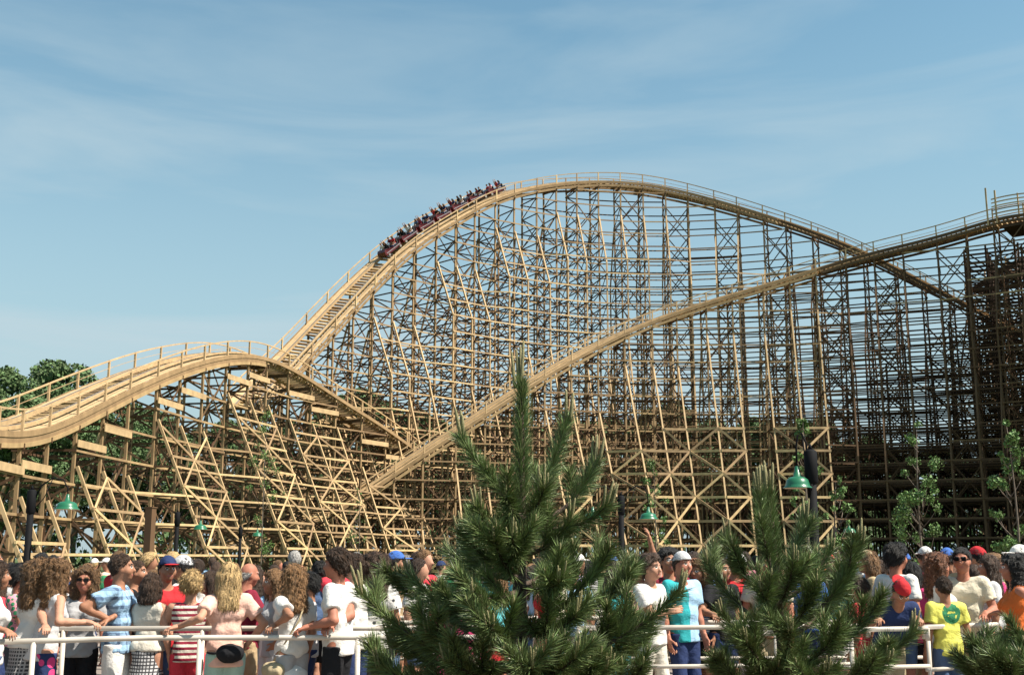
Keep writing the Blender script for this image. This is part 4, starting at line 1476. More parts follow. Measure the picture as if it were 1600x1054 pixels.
person('man in a pale blue plaid shirt and white shorts with his fist on the railing', 190, 867, 11.52, face=275, shirt='plaid:lightblue:navy', bcol='white', hair='short', hcol='brown', sk='tan', armR=('w', 161, 973, 11.28), armL=('fwd',), group=Q, seed=8, headyaw=5)
person('person in a black top pushing an arm forward behind the plaid shirt', 213, 877, 13.0, face=270, shirt='black', sleeve='tank', bcol='denim', hair='short', hcol='brown', armR=('fwd',), group=R1, seed=9)
person('woman with shoulder length brown hair in a white sleeveless blouse and grey patterned skirt', 237, 898, 11.6, face=350, shirt='offwhite', sleeve='tank', bottom='skirt', bcol='weave:lightgrey:charcoal', hair='bob', hcol='brown', sk='fair', fem=True, group=Q, seed=10)
person('man in an open red shirt over white with a navy and red cap', 262, 871, 12.4, face=215, shirt='red', hair='short', hcol='black', sk='tan', cap=('navy', 'red'), bcol='denim', armL=('fwd',), group=R1, seed=11)
person('man in a white shirt with a white cap that has a red brim', 288, 870, 13.0, face=85, shirt='white', hair='short', hcol='black', sk='tan', cap=('lightgrey', 'crimson'), group=R1, seed=12, headyaw=5)
person('boy with curly blond hair in a red and white striped shirt and red trousers', 300, 897, 11.6, face=20, shirt='stripe:offwhite:maroon:0.052', bottom='trousers', bcol='crimson', hair='curlyshort', hcol='blond', sk='fair', sleeve='tank', group=Q, seed=13, armL=('fwd',))
person('dark haired girl in a pink top turned towards the blond boy', 330, 893, 12.4, face=110, shirt='pink', bcol='denim', hair='long', hcol='brown', sk='fair', fem=True, group=R1, seed=14)
person('woman with long blond hair in a loose pink shirt, teal shorts and black waist pouch', 358, 886, 10.97, face=20, shirt='peach', bottom='trousers', bcol='palegreen', hair='long', hcol='blond', sk='fair', fem=True, armL=('w', 268, 985, 10.72), armR=('hip',), hem=0.80, bag=('B', 'black', 0.93, 1.0), group=Q, seed=15, H=1.70)
person('balding man in a maroon shirt just past the blond woman', 388, 880, 12.6, face=300, shirt='maroon', bcol='tan', hair='bald', hcol='grey', sk='red', bulk=1.08, armR=('fwd',), group=R1, seed=16, headpitch=10)
person('person in a grey printed shirt with a hand on the hip and grey shorts', 430, 892, 12.0, face=120, shirt='half:grey:white:0.0', bcol='lightgrey', hair='wavy', hcol='light', sk='tan', fem=True, armR=('hip',), armL=('hip',), group=R1, seed=17)
person('woman with long wavy fair hair in a white shirt with a beige shoulder bag', 460, 885, 10.98, face=50, shirt='white', bcol='grey', hair='wavy', hcol='light', sk='tan', fem=True, armL=('w', 425, 982, 10.75), hem=0.7, bag=('L', 'khaki', .78, 1.0), group=Q, seed=18)
person('child with shiny black hair in a grey shirt behind the boy with the chest print', 484, 897, 12.2, face=100, shirt='lightgrey', bcol='navy', hair='mop', hcol='black', sk='tan', group=R1, seed=19)
person('black haired person in denim blue top just past the shiny haired child', 500, 877, 14.0, face=30, shirt='denim', bcol='black', hair='short', hcol='black', group=R1, seed=20)
person('tall dark haired youth in a white shirt with a small chest print gripping the railing', 528, 862, 10.98, face=75, shirt='patch:white:tan:0.02:1.28:0.075:1:0.44', bcol='black', bottom='shorts', hair='mop', hcol='brown', sk='red', armL=('w', 473, 985, 10.73), armR=('w', 512, 984, 10.74), group=Q, seed=21, H=1.82, lean=.04)
person('man with cropped brown hair in a white shirt right behind the tall youth', 556, 866, 11.9, face=65, shirt='white', bcol='navy', hair='short', hcol='brown', sk='fair', group=R1, seed=22)
person('woman with a mass of dark curly hair in a white spotted shirt', 587, 868, 12.1, face=10, shirt='dots:white:charcoal:16', bcol='black', bottom='shorts', hair='curly', hcol='brown', sk='tan', fem=True, group=R1, seed=23)
person('girl with coppery hair in a white sleeveless top with folded hands by the pine', 609, 890, 12.4, face=120, shirt='white', sleeve='tank', bcol='denim', hair='long', hcol='ginger', sk='red', fem=True, armL=('fold',), armR=('fold',), group=R1, seed=24)
person('man in a blue baseball cap behind the dark curly hair', 617, 863, 14.6, face=280, shirt='tan', hair='short', hcol='black', cap=('blue', 'blue'), group=R1, seed=25)
person('person in a bright white shirt at the gap beside the central pine', 634, 868, 16.4, face=40, shirt='white', bcol='khaki', hair='short', hcol='grey', group=R1, seed=26)
person('person in an orange red top half behind the needles of the central pine', 652, 864, 15.0, face=200, shirt='orange', hair='short', hcol='brown', sk='tan', group=R1, seed=27)
person('girl in a hot pink shirt hidden in the middle of the central pine', 732, 902, 11.6, face=0, shirt='hotpink', bcol='teal', hair='long', hcol='black', fem=True, group=R1, seed=28)
person('child in a pink shirt with blue shorts low behind the central pine', 700, 930, 11.3, face=20, shirt='hotpink', bcol='lightblue', hair='bob', hcol='brown', fem=True, group=R1, seed=29)
person('person in an aqua top beside the trunk of the central pine', 776, 886, 13.2, face=60, shirt='aqua', bcol='red', hair='wavy', hcol='light', fem=True, group=R1, seed=30)
person('person in a cream shirt seen through the outer boughs of the central pine', 868, 878, 13.5, face=70, shirt='cream', bcol='denim', hair='mop', hcol='auburn', group=R1, seed=31)
person('person in pale blue behind the outer boughs of the central pine', 894, 880, 14.6, face=160, shirt='lightblue', bcol='white', hair='short', hcol='black', group=R1, seed=32)
person('woman in a teal shirt with arms crossed at the edge of the central pine', 962, 880, 12.6, face=230, shirt='teal', bcol='aqua', hair='bob', hcol='brown', fem=True, armL=('fold',), armR=('fold',), group=R1, seed=33)
person('smiling boy in a plain white shirt with an arm bent across his chest', 1016, 869, 12.65, face=225, shirt='white', bcol='offwhite', bottom='trousers', hair='mop', hcol='brown', sk='fair', armR=('fold',), armL=None, group=R1, seed=34)
person('person behind the smiling boy scratching a raised head', 998, 868, 14.2, face=170, shirt='peach', hair='short', hcol='brown', armL=('high',), group=R1, seed=35)
person('black haired man looking over the shoulder of the man in the knit cap', 1044, 859, 13.6, face=190, shirt='maroon', hair='mop', hcol='black', sk='tan', group=R1, seed=36)
person('man in grey cap and shirt half teal, half pale blue, one hand hanging', 1064, 864, 12.9, face=215, shirt='half:lightblue:teal:0.02', bcol='navy', bottom='trousers', hair='short', hcol='brown', sk='red', cap=('lightgrey', 'lightgrey', True), armL=None, armR=None, group=R1, seed=37, bulk=1.1)
person('woman in a blue striped blouse with a hand at her cheek behind the capped man', 1094, 877, 13.7, face=130, shirt='stripe:lightgrey:denim:0.035', bcol='black', hair='wavy', hcol='light', fem=True, armR=('up',), group=R1, seed=38)
person('person in a white shirt with arm on the railing beside the smaller pine', 1126, 874, 13.6, face=215, shirt='black', bcol='navy', hair='short', hcol='brown', armR=('w', 1118, 966, 13.1), group=R1, seed=39)
person('sunburnt person in a pale cap among the boughs of the smaller pine', 1146, 862, 14.2, face=200, shirt='red', hair='short', hcol='brown', sk='red', cap=('lightgrey', 'lightgrey'), group=R1, seed=40)
person('person with a red face and white collar behind the top of the smaller pine', 1196, 866, 13.9, face=170, shirt='offwhite', hair='short', hcol='auburn', sk='red', group=R1, seed=41)
person('child in a bright red top at the edge of the smaller pine', 1340, 905, 12.9, face=60, shirt='crimson', bcol='crimson', bottom='trousers', hair='mop', hcol='brown', group=R1, seed=42)
person('person in a straw hat and tan shirt past the smaller pine', 1357, 862, 14.5, face=80, shirt='tan', hair='bob', hcol='light', cap=('khaki', 'khaki'), group=R1, seed=43)
person('man with thick black hair in a white shirt printed in teal', 1398, 852, 12.8, face=300, shirt='patch:white:teal:0.06:1.30:0.09:1:0.5', bcol='denim', hair='mop', hcol='black', sk='red', group=R1, seed=44)
person('woman in a deep pink top behind the man with thick black hair', 1424, 880, 13.6, face=330, shirt='hotpink', bcol='black', hair='bob', hcol='black', fem=True, group=R1, seed=45)
person('boy in a red cap and navy shirt bent over the railing on folded arms', 1408, 912, 12.1, face=185, H=1.66, lean=0.62, headpitch=38, shirt='navy', bcol='khaki', hair='short', hcol='black', sk='tan', cap=('red', 'red', True), armR=('w', 1372, 972, 12.05), armL=('w', 1436, 972, 12.1), group=R1, seed=46)
person('woman with frizzy red brown hair in a white blouse facing the man in sunglasses', 1463, 868, 12.95, face=265, shirt='white', bcol='lightgrey', hair='curly', hcol='auburn', sk='red', fem=True, armL=('fwd',), group=R1, seed=47)
person('man in dark sunglasses and a cream polo shirt with a hand on the railing', 1502, 857, 13.0, face=150, shirt='cream', bcol='charcoal', bottom='trousers', hair='short', hcol='black', sk='red', glasses=True, armL=('w', 1541, 964, 12.6), group=R1, seed=48, bulk=1.05, hem=.80)
person('boy in a yellow shirt with a round print on its back and blue trousers', 1474, 902, 12.55, face=10, shirt='patch:yellow:green:0.02:1.18:0.105:-1:0.42', bcol='denim', bottom='trousers', hair='short', hcol='brown', sk='tan', group=R1, seed=49, armL=None)
person('dark haired woman in orange red sleeveless top at the outer end of the railing', 1582, 868, 12.0, face=80, shirt='orange', sleeve='tank', bcol='charcoal', bottom='trousers', hair='wavy', hcol='black', sk='red', fem=True, armL=('w', 1552, 962, 12.22), group=R1, seed=50)
person('person in a white cap behind the woman in orange', 1594, 850, 14.2, face=90, shirt='pink', hair='short', hcol='black', cap=('white', 'white'), group=R1, seed=51)
person('person in a red cap far behind the man in sunglasses', 1528, 856, 15.5, face=40, shirt='white', hair='short', hcol='black', cap=('red', 'red'), group=R1, seed=52)
person('person in a blue cap behind the frizzy haired woman', 1479, 858, 15.8, face=330, shirt='tan', hair='short', hcol='black', cap=('blue', 'blue'), group=R1, seed=53)
person('person in a white cap between the black haired man and the frizzy haired woman', 1446, 856, 16.5, face=10, shirt='maroon', hair='short', hcol='brown', cap=('white', 'white'), group=R1, seed=54)
person('woman in a pale top with loose brown hair behind the cream polo shirt', 1546, 868, 13.8, face=70, shirt='lightgrey', hair='long', hcol='brown', fem=True, group=R1, seed=55)

# --- the rest of the queue: a few builds, copied with their own clothes and hair
VAR = []
for k in range(12):
    fem = k % 2 == 0
    st = ['long', 'short', 'wavy', 'mop', 'bob', 'short', 'curly', 'shortback', 'long', 'short', 'bob', 'mop'][k]
    a = [None, ('fwd',), None, ('hip',), ('fold',), None][k % 6]
    b = [None, None, ('fwd',), None, ('fold',), ('up',)][k % 6]
    P = person('x', 0, 0, 0, root=(0, 0, 0), H=1.66 if fem else 1.78, shirt='white', sleeve='tank' if k in (0, 6) else 'tee', bottom=['shorts', 'shorts', 'skirt', 'trousers'][k % 4], bcol='denim', hair=st, hcol='brown', sk='tan', armL=a, armR=b, fem=fem, far=True,
               cap=('white', 'white') if k in (5, 9) else None, seed=60 + k, headyaw=[0, 25, -30, 10][k % 4])
    VAR.append(P)


def dress(P, shirt, bcol, hcol, sk, capc=None):
    for ch in P.children:
        nm = ch.name.split('.')[0]
        if nm == 'body': ch.material_slots[0].link = 'OBJECT'; ch.material_slots[0].material = skin(sk)
        elif nm == 'shirt': ch.material_slots[0].link = 'OBJECT'; ch.material_slots[0].material = cloth(shirt)
        elif nm in ('shorts', 'skirt', 'trousers'): ch.material_slots[0].link = 'OBJECT'; ch.material_slots[0].material = cloth(bcol)
        elif nm == 'hair': ch.material_slots[0].link = 'OBJECT'; ch.material_slots[0].material = hairm(hcol)
        elif nm == 'cap':
            ch.material_slots[0].link = 'OBJECT'; ch.material_slots[0].material = cloth(capc or 'white')
            for g in ch.children: g.material_slots[0].link = 'OBJECT'; g.material_slots[0].material = cloth(capc or 'white')


SH = ['white', 'offwhite', 'grey', 'lightgrey', 'black', 'navy', 'blue', 'denim', 'lightblue', 'teal', 'aqua', 'red', 'crimson', 'maroon', 'pink', 'hotpink', 'peach', 'orange', 'yellow', 'tan', 'green', 'lilac', 'white', 'white', 'cream', 'white']
WORDS = {'offwhite': 'off white', 'lightgrey': 'light grey', 'lightblue': 'light blue', 'hotpink': 'hot pink', 'denim': 'denim blue', 'palegreen': 'pale green'}
ANCH = [(-60, 'beside the outermost lamp'), (70, 'behind the curly haired women'), (150, 'behind the plaid shirt man'), (225, 'near the square timber post'), (290, 'behind the red shirted man'), (350, 'behind the blond woman'), (410, 'behind the maroon shirt'), (470, 'behind the beige bag woman'),
        (530, 'behind the tall youth'), (590, 'behind the dark curls'), (650, 'beside the central pine'), (720, 'behind the central pine boughs'), (812, 'behind the central pine trunk'), (880, 'under the twin lamp shades'), (950, 'below the twin lamp post'), (1020, 'behind the smiling boy'),
        (1080, 'behind the knit capped man'), (1150, 'beside the smaller pine'), (1220, 'behind the smaller pine'), (1275, 'near the big lamp post'), (1340, 'past the big lamp post'), (1400, 'behind the thick haired man'), (1460, 'behind the frizzy haired woman'), (1510, 'behind the man in sunglasses'), (1570, 'behind the orange clad woman')]
HW = {'light': 'fair', 'grey': 'grey', 'auburn': 'red brown'}
taken, seen_lab, count = [], set(), 0
rq = random.Random(41)
first = [True] * 12
LANES = [13.9, 14.9, 16.5, 18.1, 20.0, 22.0, 24.0, 25.6, 27.4, 29.4, 31.5]
CN = [13, 18, 21, 22, 23, 24, 20, 20, 19, 17, 16]
for li, Y0 in enumerate(LANES):
    n_ = CN[li]
    for k in range(n_):
        px = -40 + (k + rq.uniform(0.1, 0.9)) * 1690 / n_
        Y = Y0 + rq.uniform(-0.4, 0.4)
        x = gx(px, Y)
        if any((x - a) ** 2 + (Y - b) ** 2 < 0.36 for a, b in taken): continue
        if abs(x - gx(1274, 25)) < .5 and abs(Y - 25) < .5: continue
        taken.append((x, Y))
        v = rq.randrange(12)
        anchor = min(ANCH, key=lambda a: abs(a[0] - px))[1]
        shirt = rq.choice(SH); bcol = rq.choice(['denim', 'khaki', 'white', 'black', 'navy', 'grey', 'red', 'tan'])
        hcol = rq.choice(['black', 'brown', 'brown', 'auburn', 'light', 'light', 'blond', 'grey', 'brown'])
        capc = rq.choice(['white', 'red', 'navy', 'blue', 'white', 'black'])
        row = 'mid queue' if li < 3 else 'far back' if li < 7 else 'rearmost'
        for tr_ in range(60):
            kind = 'capped' if v in (5, 9) else (HW.get(hcol, hcol) + ' haired')
            cp = f' in {capc} cap and' if v in (5, 9) else ' in'
            lab = f'person in {capc} cap and {WORDS.get(shirt, shirt)} top {row}, {anchor}' if v in (5, 9) else f'{HW.get(hcol, hcol)} haired person{cp} {WORDS.get(shirt, shirt)} top {row}, {anchor}'
            if lab not in seen_lab: break
            shirt = rq.choice(SH); hcol = rq.choice(['black', 'brown', 'auburn', 'light', 'blond'])
        seen_lab.add(lab)
        rz = math.radians(rq.choice([rq.uniform(0, 360), rq.uniform(60, 110), rq.uniform(-40, 40), rq.uniform(250, 290)]))
        sc = rq.uniform(0.93, 1.04) if rq.random() > .1 else rq.uniform(.72, .85)
        if first[v]:
            P = VAR[v]; first[v] = False
            P.location = (x, Y, 0); P.rotation_euler = (0, 0, rz); P.scale = (sc,) * 3; P['label'] = lab; P['group'] = 'people farther back in the queue'
        else:
            P = copy_thing(VAR[v], (x, Y, 0), rz, sc, lab, 'people farther back in the queue')
        dress(P, shirt, bcol, hcol, rq.choice(['fair', 'tan', 'tan', 'red', 'fair']), capc)
for v in range(12):
    if first[v]:
        for c in list(VAR[v].children):
            for g in list(c.children): bpy.data.objects.remove(g)
            bpy.data.objects.remove(c)
        bpy.data.objects.remove(VAR[v])
# ------------------------------------------------------------------ the two young pines near the viewer
def bez(a, b, c, n=10):
    t = np.linspace(0, 1, n)[:, None]
    return (1 - t) ** 2 * a + 2 * t * (1 - t) * b + t ** 2 * c


def needles(P, start, per_m, length, rg, out, spread=(0.5, 1.05), wide=0.0017, tip_boost=True):
    """Needle blades around the shoot P from the fraction start to its tip."""
    s = np.concatenate([[0], np.cumsum(np.linalg.norm(np.diff(P, axis=0), axis=1))])
    L = s[-1]
    n = int(per_m * L * (1 - start))
    u = (start + (1 - start) * rg.random(n)) * L
    c = np.stack([np.interp(u, s, P[:, k]) for k in range(3)], 1)
    e = np.minimum(u + 0.01, L); e0 = np.maximum(e - 0.02, 0)
    T = np.stack([np.interp(e, s, P[:, k]) - np.interp(e0, s, P[:, k]) for k in range(3)], 1)
    T /= np.linalg.norm(T, axis=1)[:, None] + 1e-9
    rd = rg.normal(size=(n, 3)); rd -= T * (rd * T).sum(1)[:, None]; rd /= np.linalg.norm(rd, axis=1)[:, None]
    tipf = np.clip((u / L - start) / (1 - start), 0, 1)
    a = rg.uniform(spread[0], spread[1], n) * (1.0 - 0.35 * tipf)
    d = T * np.cos(a)[:, None] + rd * np.sin(a)[:, None]
    d[:, 2] -= 0.05
    l = length * rg.uniform(0.72, 1.15, n) * (1 - 0.15 * tipf)
    w = np.cross(d, rg.normal(size=(n, 3))); w /= np.linalg.norm(w, axis=1)[:, None]
    w *= wide
    mid = c + d * (l * .5)[:, None]
    bend = rd * (l * rg.uniform(-.02, .10, n))[:, None]
    tip = c + d * l[:, None] + bend
    V = np.stack([c - w * .8, c + w * .8, mid + w + bend * .2, tip, mid - w + bend * .2], 1)
    out.append(V.reshape(-1, 3))


def pine(label, base, ptrunk, boughs, seed, thin=0.62, nlen=0.12, dens=1500, rt=0.055):
    rg = np.random.default_rng(seed)
    t = thing('pine_tree', label, 'pine tree', (base[0], base[1], 0))
    o = np.array([base[0], base[1], 0.0])
    tr = MB()
    Pt = np.array([np.asarray(p) - o for p in ptrunk])
    tr.tube(list(Pt), list(np.linspace(rt, 0.010, len(Pt))), 9)
    tro = tr.build('trunk', BARK, t, True)
    def needle_obj(out, parent):
        V = np.concatenate(out)
        F = np.arange(len(V)).reshape(-1, 5)
        mesh_obj('needles', V, F, NEEDLE, parent)
    small = MB()
    made = [0]
    def candles(tip, dirn, n, ln, parent):
        for k in range(n):
            a = rg.uniform(0, 6.28); r = (0.012 + 0.016 * rg.random()) * (1.5 if ln > .2 else 1) if k else 0.0
            b = tip + np.array([math.cos(a) * r, math.sin(a) * r, 0])
            dd = unit(unit(dirn) * 0.35 + np.array([math.cos(a) * .12, math.sin(a) * .12, 1.0]))
            L = ln * (1.0 if k == 0 else rg.uniform(0.5, 0.95))
            m = MB()
            k_ = float(np.clip(ln / .12, .8, 1.5))
            m.tube([b - dd * .01, b + dd * L * .15, b + dd * L * .6, b + dd * L * .92, b + dd * L], [.005 * k_, .0068 * k_, .0068 * k_, .005 * k_, .0015], 6)
            if made[0] < 96 and ln > .045:
                made[0] += 1
                m.build('candle', CANDLE, parent, True)
            else: small.add(m.V[0], m.F[0])
    # leader: needles along the upper trunk
    out = []
    s0 = boughs['leader_from']
    needles(Pt, s0, dens * 1.5, nlen * 1.02, rg, out, spread=(.45, .95))
    needle_obj(out, tro)
    candles(Pt[-1], Pt[-1] - Pt[-2], 5, boughs.get('leader_candle', 0.2), tro)
    for bi, b in enumerate(boughs['list']):
        # start (on trunk, world), tip (world), sag of the middle, first needle fraction, number of side shoots
        a, c, sag, st, ns, cl = b
        a, c = np.asarray(a) - o, np.asarray(c) - o
        mid = (a + c) / 2 + np.array([0, 0, -sag]) + (c - a) * np.array([.12, .12, -.05])
        P = bez(a, mid, c, 12)
        L = np.linalg.norm(c - a)
        m = MB()
        m.tube(list(P), list(np.linspace(min(rt * .5, .010 + .016 * L), .005, 12)), 6)
        out = []
        needles(P, st, dens, nlen, rg, out)
        side = []
        ns = int(ns * thin + rg.random())
        for k in range(ns):
            f = rg.uniform(max(st - .05, .22), .92)
            i = min(int(f * 11), 10)
            q = P[i] + (P[i + 1] - P[i]) * (f * 11 - i)
            T = unit(P[i + 1] - P[i])
            rd = rg.normal(size=3); rd -= T * np.dot(rd, T); rd = unit(rd); rd[2] = abs(rd[2]) * .6 + .1
            ln = rg.uniform(.14, .27) * (1.25 - .6 * f) * min(1.2, .6 + L * .5)
            e = q + (unit(T * .75 + rd * .85)) * ln + np.array([0, 0, ln * .28])
            SP = bez(q, (q + e) / 2 + T * ln * .12 - np.array([0, 0, ln * .1]), e, 6)
            m.tube(list(SP), list(np.linspace(.007, .004, 6)), 5)
            needles(SP, .12, dens, nlen * .95, rg, out)
            side.append((e, e - SP[-2]))
        bo = m.build('bough', BARK, t, True)
        needle_obj(out, bo)
        candles(P[-1], P[-1] - P[-2], 4, cl, bo)
        for e, dd in side:
            candles(e, dd, rg.integers(1, 3), .04, bo)
    so_ = small.build('small_buds', CANDLE, t, True)
    if so_: tag(so_, kind='stuff')
    return t


def boughset(trunk_px, Y0, rows, rg):
    """rows: (trunk pixel y, tip px, tip py, depth offset of the tip, sag, needle start, side shoots, candle length)."""
    L = []
    for (ty, tx, tyy, dy, sag, st, ns, cl) in rows:
        L.append((at(np.interp(ty, [trunk_px[-1][1], trunk_px[0][1]], [trunk_px[-1][0], trunk_px[0][0]]), ty, Y0), at(tx, tyy, Y0 + dy), sag, st, ns, cl))
    return L

rgp = np.random.default_rng(3)
Y1 = 6.3
tp1 = [(812, 1250), (812, 1050), (812, 900), (814, 790), (815, 700), (815, 604)]
tk1 = [at(x, y, Y1) for x, y in tp1]
tk1[0][2] = -0.05
rows1 = [  # upper whorl
    (800, 720, 684, -.05, -.02, .25, 2, .17), (802, 884, 655, .1, .12, .45, 1, .17), (815, 850, 762, -.35, .06, .3, 2, .13), (815, 930, 724, .15, .16, .5, 2, .17), (820, 948, 790, -.2, .12, .5, 1, .14),
    (805, 790, 775, -.45, .05, .3, 1, .10), (806, 865, 735, .3, .08, .5, 1, .12),
    (862, 745, 792, -.25, .04, .25, 3, .12), (868, 892, 812, -.15, .06, .3, 3, .12), (872, 800, 838, -.5, .05, .25, 3, .1), (858, 846, 800, .3, .04, .25, 3, .1),
    # middle whorl
    (900, 722, 832, -.15, .03, .18, 6, .12), (905, 772, 842, -.45, .06, .25, 5, .12), (905, 700, 860, .3, .05, .3, 5, .1), (912, 862, 856, .35, .1, .3, 5, .13), (915, 880, 905, -.45, .06, .3, 5, .1), (920, 740, 925, -.6, .08, .3, 5, .08),
    # lower whorls
    (985, 948, 868, -.1, .05, .25, 7, .12), (985, 990, 885, .25, .12, .35, 7, .11), (990, 640, 900, .1, .06, .3, 7, .11), (990, 900, 960, -.4, .06, .25, 6, .13), (1000, 668, 985, -.35, .08, .25, 7, .10), (1000, 765, 975, -.65, .06, .3, 6, .07),
    (1010, 622, 905, .35, .05, .35, 6, .1), (1040, 566, 925, -.1, .16, .40, 3, .16), (1045, 612, 1000, .1, .1, .3, 8, .12), (1060, 702, 1030, -.5, .06, .2, 8, .1), (1060, 900, 1025, -.5, .05, .2, 8, .1),
    (1045, 985, 960, -.1, .1, .3, 7, .11), (1060, 1010, 990, .15, .12, .35, 6, .12), (1070, 952, 1040, -.3, .05, .2, 8, .1), (1080, 590, 1040, -.25, .1, .25, 9, .1), (1080, 830, 1040, -.7, .06, .3, 7, .1), (1085, 650, 1060, .2, .08, .25, 8, .1), (1085, 1000, 1055, -.2, .08, .25, 8, .1),
    (1040, 1060, 925, -.2, .12, .55, 2, .13)]
pine('tall young pine with a single upright leader standing between viewer and queue', (tk1[0][0], Y1), tk1, dict(leader_from=.66, leader_candle=.27, list=boughset(tp1, Y1, rows1, rgp)), 5, dens=1850)

Y2 = 6.9
tp2 = [(1232, 1240), (1228, 1100), (1222, 1000), (1215, 900), (1201, 768)]
tk2 = [at(x, y, Y2) for x, y in tp2]
tk2[0][2] = -0.05
rows2 = [
    (930, 1186, 768, -.1, .02, .25, 2, .16), (930, 1256, 812, .2, .03, .3, 2, .14), (945, 1136, 842, -.1, .08, .3, 3, .13), (940, 1296, 858, .1, .08, .35, 3, .13), (950, 1240, 875, -.4, .05, .3, 2, .1),
    (980, 1105, 878, .15, .10, .4, 3, .11), (985, 1345, 848, -.05, .16, .4, 4, .15), (990, 1190, 920, -.45, .05, .3, 3, .08), (990, 1275, 915, -.35, .06, .3, 3, .1), (1000, 1322, 905, .3, .08, .35, 4, .1),
    (1040, 1130, 960, -.25, .08, .3, 4, .1), (1045, 1165, 1000, -.5, .06, .25, 5, .08), (1050, 1235, 985, -.6, .06, .25, 4, .08), (1050, 1310, 985, -.35, .06, .25, 5, .08), (1055, 1372, 940, .1, .1, .4, 4, .12), (1070, 1428, 985, -.2, .14, .45, 5, .13),
    (1080, 1385, 1030, -.3, .08, .3, 6, .08), (1080, 1185, 1045, -.3, .05, .2, 6, .08), (1085, 1290, 1045, -.5, .05, .2, 7, .08), (1085, 1115, 1035, 0, .08, .3, 6, .1)]
pine('bushy young pine with many upright stems before the big lamp post', (tk2[0][0], Y2), tk2, dict(leader_from=.62, leader_candle=.19, list=boughset(tp2, Y2, rows2, rgp)), 6, dens=1650, thin=0.8)

Y3 = 7.4
tp3 = [(1585, 1210), (1582, 1120), (1575, 1060), (1568, 1005)]
tk3 = [at(x, y, Y3) for x, y in tp3]
tk3[0][2] = -0.05
rows3 = [(1080, 1530, 1008, -.1, .05, .2, 8, .06), (1080, 1548, 1030, -.4, .05, .2, 8, .05), (1080, 1600, 995, 0, .05, .2, 8, .06), (1080, 1630, 1010, .1, .06, .25, 8, .06), (1100, 1515, 1040, -.1, .06, .25, 8, .05), (1100, 1580, 1035, -.5, .04, .2, 9, .05), (1100, 1620, 1040, -.3, .05, .2, 8, .05)]
pine('lowest pine, only its bushy crown showing under the woman in orange', (tk3[0][0], Y3), tk3, dict(leader_from=.4, leader_candle=.08, list=boughset(tp3, Y3, rows3, rgp)), 7, dens=1850)

# ------------------------------------------------------------------ train on the tall hill
CARRED = mat('red_car_paint', (0.085, 0.007, 0.006), 0.3, 0.1, 4, coat=0.5)
CARDK = mat('dark_seat_padding', (0.02, 0.018, 0.02), 0.7, 0.1, 6)
CHROME = mat('silver_trim', (0.55, 0.53, 0.5), 0.3, 0.05, 4, metal=0.8)
hB = np.concatenate([[0], np.cumsum(np.linalg.norm(np.diff(pB.P, axis=0), axis=1))])
def px_of(p):
    c, s = math.cos(PITCH), math.sin(PITCH)
    y, z = p[1], p[2] - EYE
    dpt = y * c + z * s
    return CX + FPX * p[0] / dpt, CY - FPX * (z * c - y * s) / dpt
pxs = np.array([px_of(p)[0] for p in pB.P])
i0, i1 = int(np.argmin(np.abs(pxs - 616))), int(np.argmin(np.abs(pxs - 777)))
NCAR = 7
TRAIN = thing('coaster_train', 'dark red coaster train of seven open cars on the steep side of the tall hill', 'coaster train', pB.P[i0])
torg = pB.P[i0]
seats = []
ss = np.linspace(hB[i0], hB[i1], NCAR)
pitch_len = ss[1] - ss[0]
CARL = pitch_len * 0.86
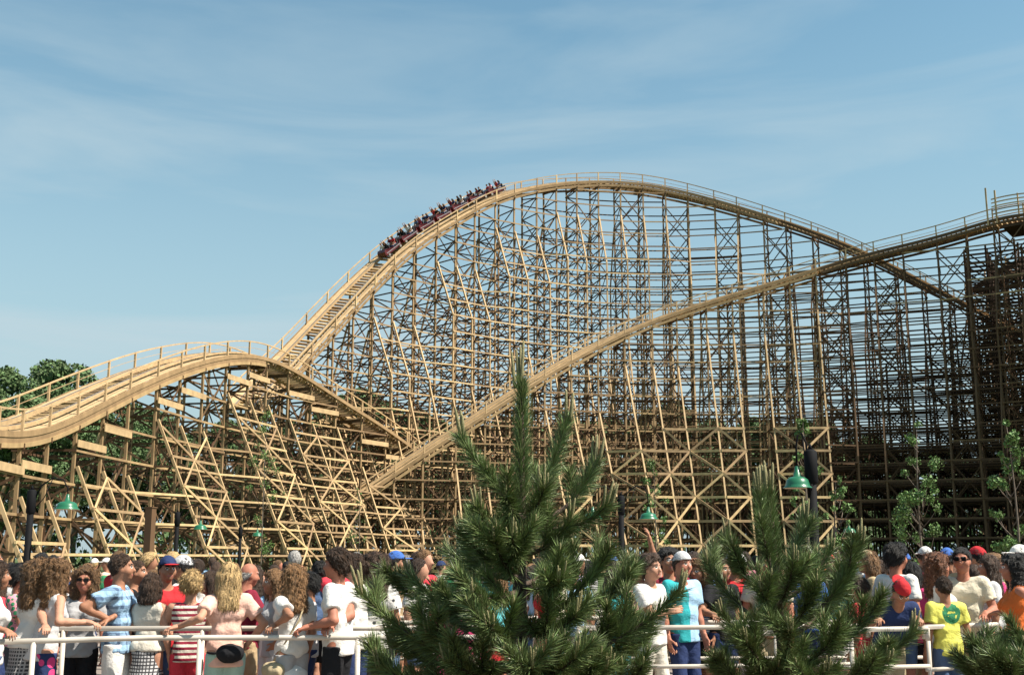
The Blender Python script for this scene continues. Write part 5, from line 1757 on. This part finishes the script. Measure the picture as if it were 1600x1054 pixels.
for k in range(NCAR):
    i = int(np.searchsorted(hB, ss[k]))
    p, T, S, U = pB.P[i], pB.T[i], pB.S[i], pB.U[i]
    T = T if T[0] > 0 else -T            # uphill
    F_ = -T                               # the cars face downhill
    def W(f, sd, u): return p + F_ * f + S * sd + U * u - torg
    hl = CARL / 2
    def prism(m, prof, half):
        n = len(prof)
        V = [W(f, half, u) for f, u in prof] + [W(f, -half, u) for f, u in prof]
        for q in range(n):
            q2 = (q + 1) % n
            m.add([V[q], V[q2], V[n + q2], V[n + q]], np.array([[0, 1, 2, 3]]))
        m.add(V[:n], np.array([[0, q, q + 1, q + 1] for q in range(1, n - 1)])); m.add(V[n:], np.array([[0, q + 1, q, q] for q in range(1, n - 1)]))
    m = MB()
    nose = 0.16 if k == 0 else 0.0
    prism(m, [(-hl, .48), (hl, .48), (hl + nose, .62), (hl + nose * .6, .98), (hl - .12, 1.18), (hl - .30, .92), (.12, .70), (-hl + .2, .74), (-hl, 1.0)], .62)
    m.beam(W(-hl, .0, .44), W(hl, 0, .44), .9, .08, U)
    car = m.build('car', CARRED, TRAIN)
    m = MB()
    for sd in (.625, -.625):
        m.beam(W(-hl + .1, sd, .66), W(hl - .1, sd, .70), .012, .06, U)
    m.build('trim', CHROME, car)
    for r, f in enumerate((.28 * CARL - .12, -.30 * CARL)):
        m = MB()
        m.beam(W(f - .20, -.56, 1.02), W(f - .20, .56, 1.02), .10, .62, U)
        m.beam(W(f, -.56, .80), W(f, .56, .80), .42, .10, U)
        m.build('seat', CARDK, car)
        m = MB()
        m.tube([W(f + .26, -.5, .82), W(f + .24, -.5, 1.08), W(f + .24, .5, 1.08), W(f + .26, .5, .82)], .03, 6)
        m.build('lap_bar', CHROME, car)
        for sd in (.29, -.29):
            seats.append((k, r, sd, W(f, sd, .85) + torg, F_, S, U))
    for f in (-hl + .3, hl - .3):
        for sd in (.66, -.66):
            m = MB()
            m.tube([W(f, sd - .06, .42), W(f, sd + .06, .42)], .15, 12)
            m.build('wheel', STEEL, car)
# riders: seated figures with hands on the bar or up in the air
RP = []
for v in range(4):
    RP.append(person('x', 0, 0, 0, root=(0, 0, 0), H=1.72, shirt='navy', bottom='trousers', bcol='denim', hair=['short', 'long', 'mop', 'bob'][v], hcol='brown', sk='tan', far=True, sit=True, fem=v % 2 == 1,
                     armL=('fwd',) if v != 2 else ('high',), armR=('fwd',) if v != 2 else ('high',), seed=90 + v))
ORD = ['lowest', 'second lowest', 'third lowest', 'middle', 'third highest', 'second highest', 'highest']
RS = ['black', 'navy', 'white', 'maroon', 'black', 'red', 'charcoal', 'white', 'navy', 'pink', 'denim', 'black']
rf = [True] * 4
for n_, (k, r, sd, p, F_, S, U) in enumerate(seats):
    v = rq.randrange(4)
    shirt = rq.choice(RS); hc = rq.choice(['black', 'black', 'brown', 'auburn', 'light'])
    lab = f'rider in {WORDS.get(shirt, shirt)} in the {"near" if sd > 0 else "far"} {"front" if r == 0 else "rear"} seat of the {ORD[k]} train car'
    R_ = RP[v] if rf[v] else copy_thing(RP[v], (0, 0, 0))
    rf[v] = False
    R_['label'] = lab; R_['group'] = 'riders in the red coaster train'
    xax = np.cross(F_, U); xax /= np.linalg.norm(xax)
    sc = 1.08
    M = Matrix(((xax[0], F_[0], U[0], 0), (xax[1], F_[1], U[1], 0), (xax[2], F_[2], U[2], 0), (0, 0, 0, 1)))
    loc = p - U * 0.83 * sc + F_ * (-.02)
    R_.matrix_world = Matrix.Translation(loc.tolist()) @ M @ Matrix.Scale(sc, 4)
    dress(R_, shirt, 'denim', hc, 'tan')

# undergrowth at the foot of the wood: one mass of leaves
cs = np.array([[nr.uniform(-95, 110), nr.uniform(150, 158), nr.uniform(0.5, 5.5)] for _ in range(420)])
V, F = leaf_cloud(cs, nr.uniform(1.2, 2.6, 420), 16000, 0.7, nr)
tag(mesh_obj('undergrowth', V, F, LEAF_DK), kind='stuff')
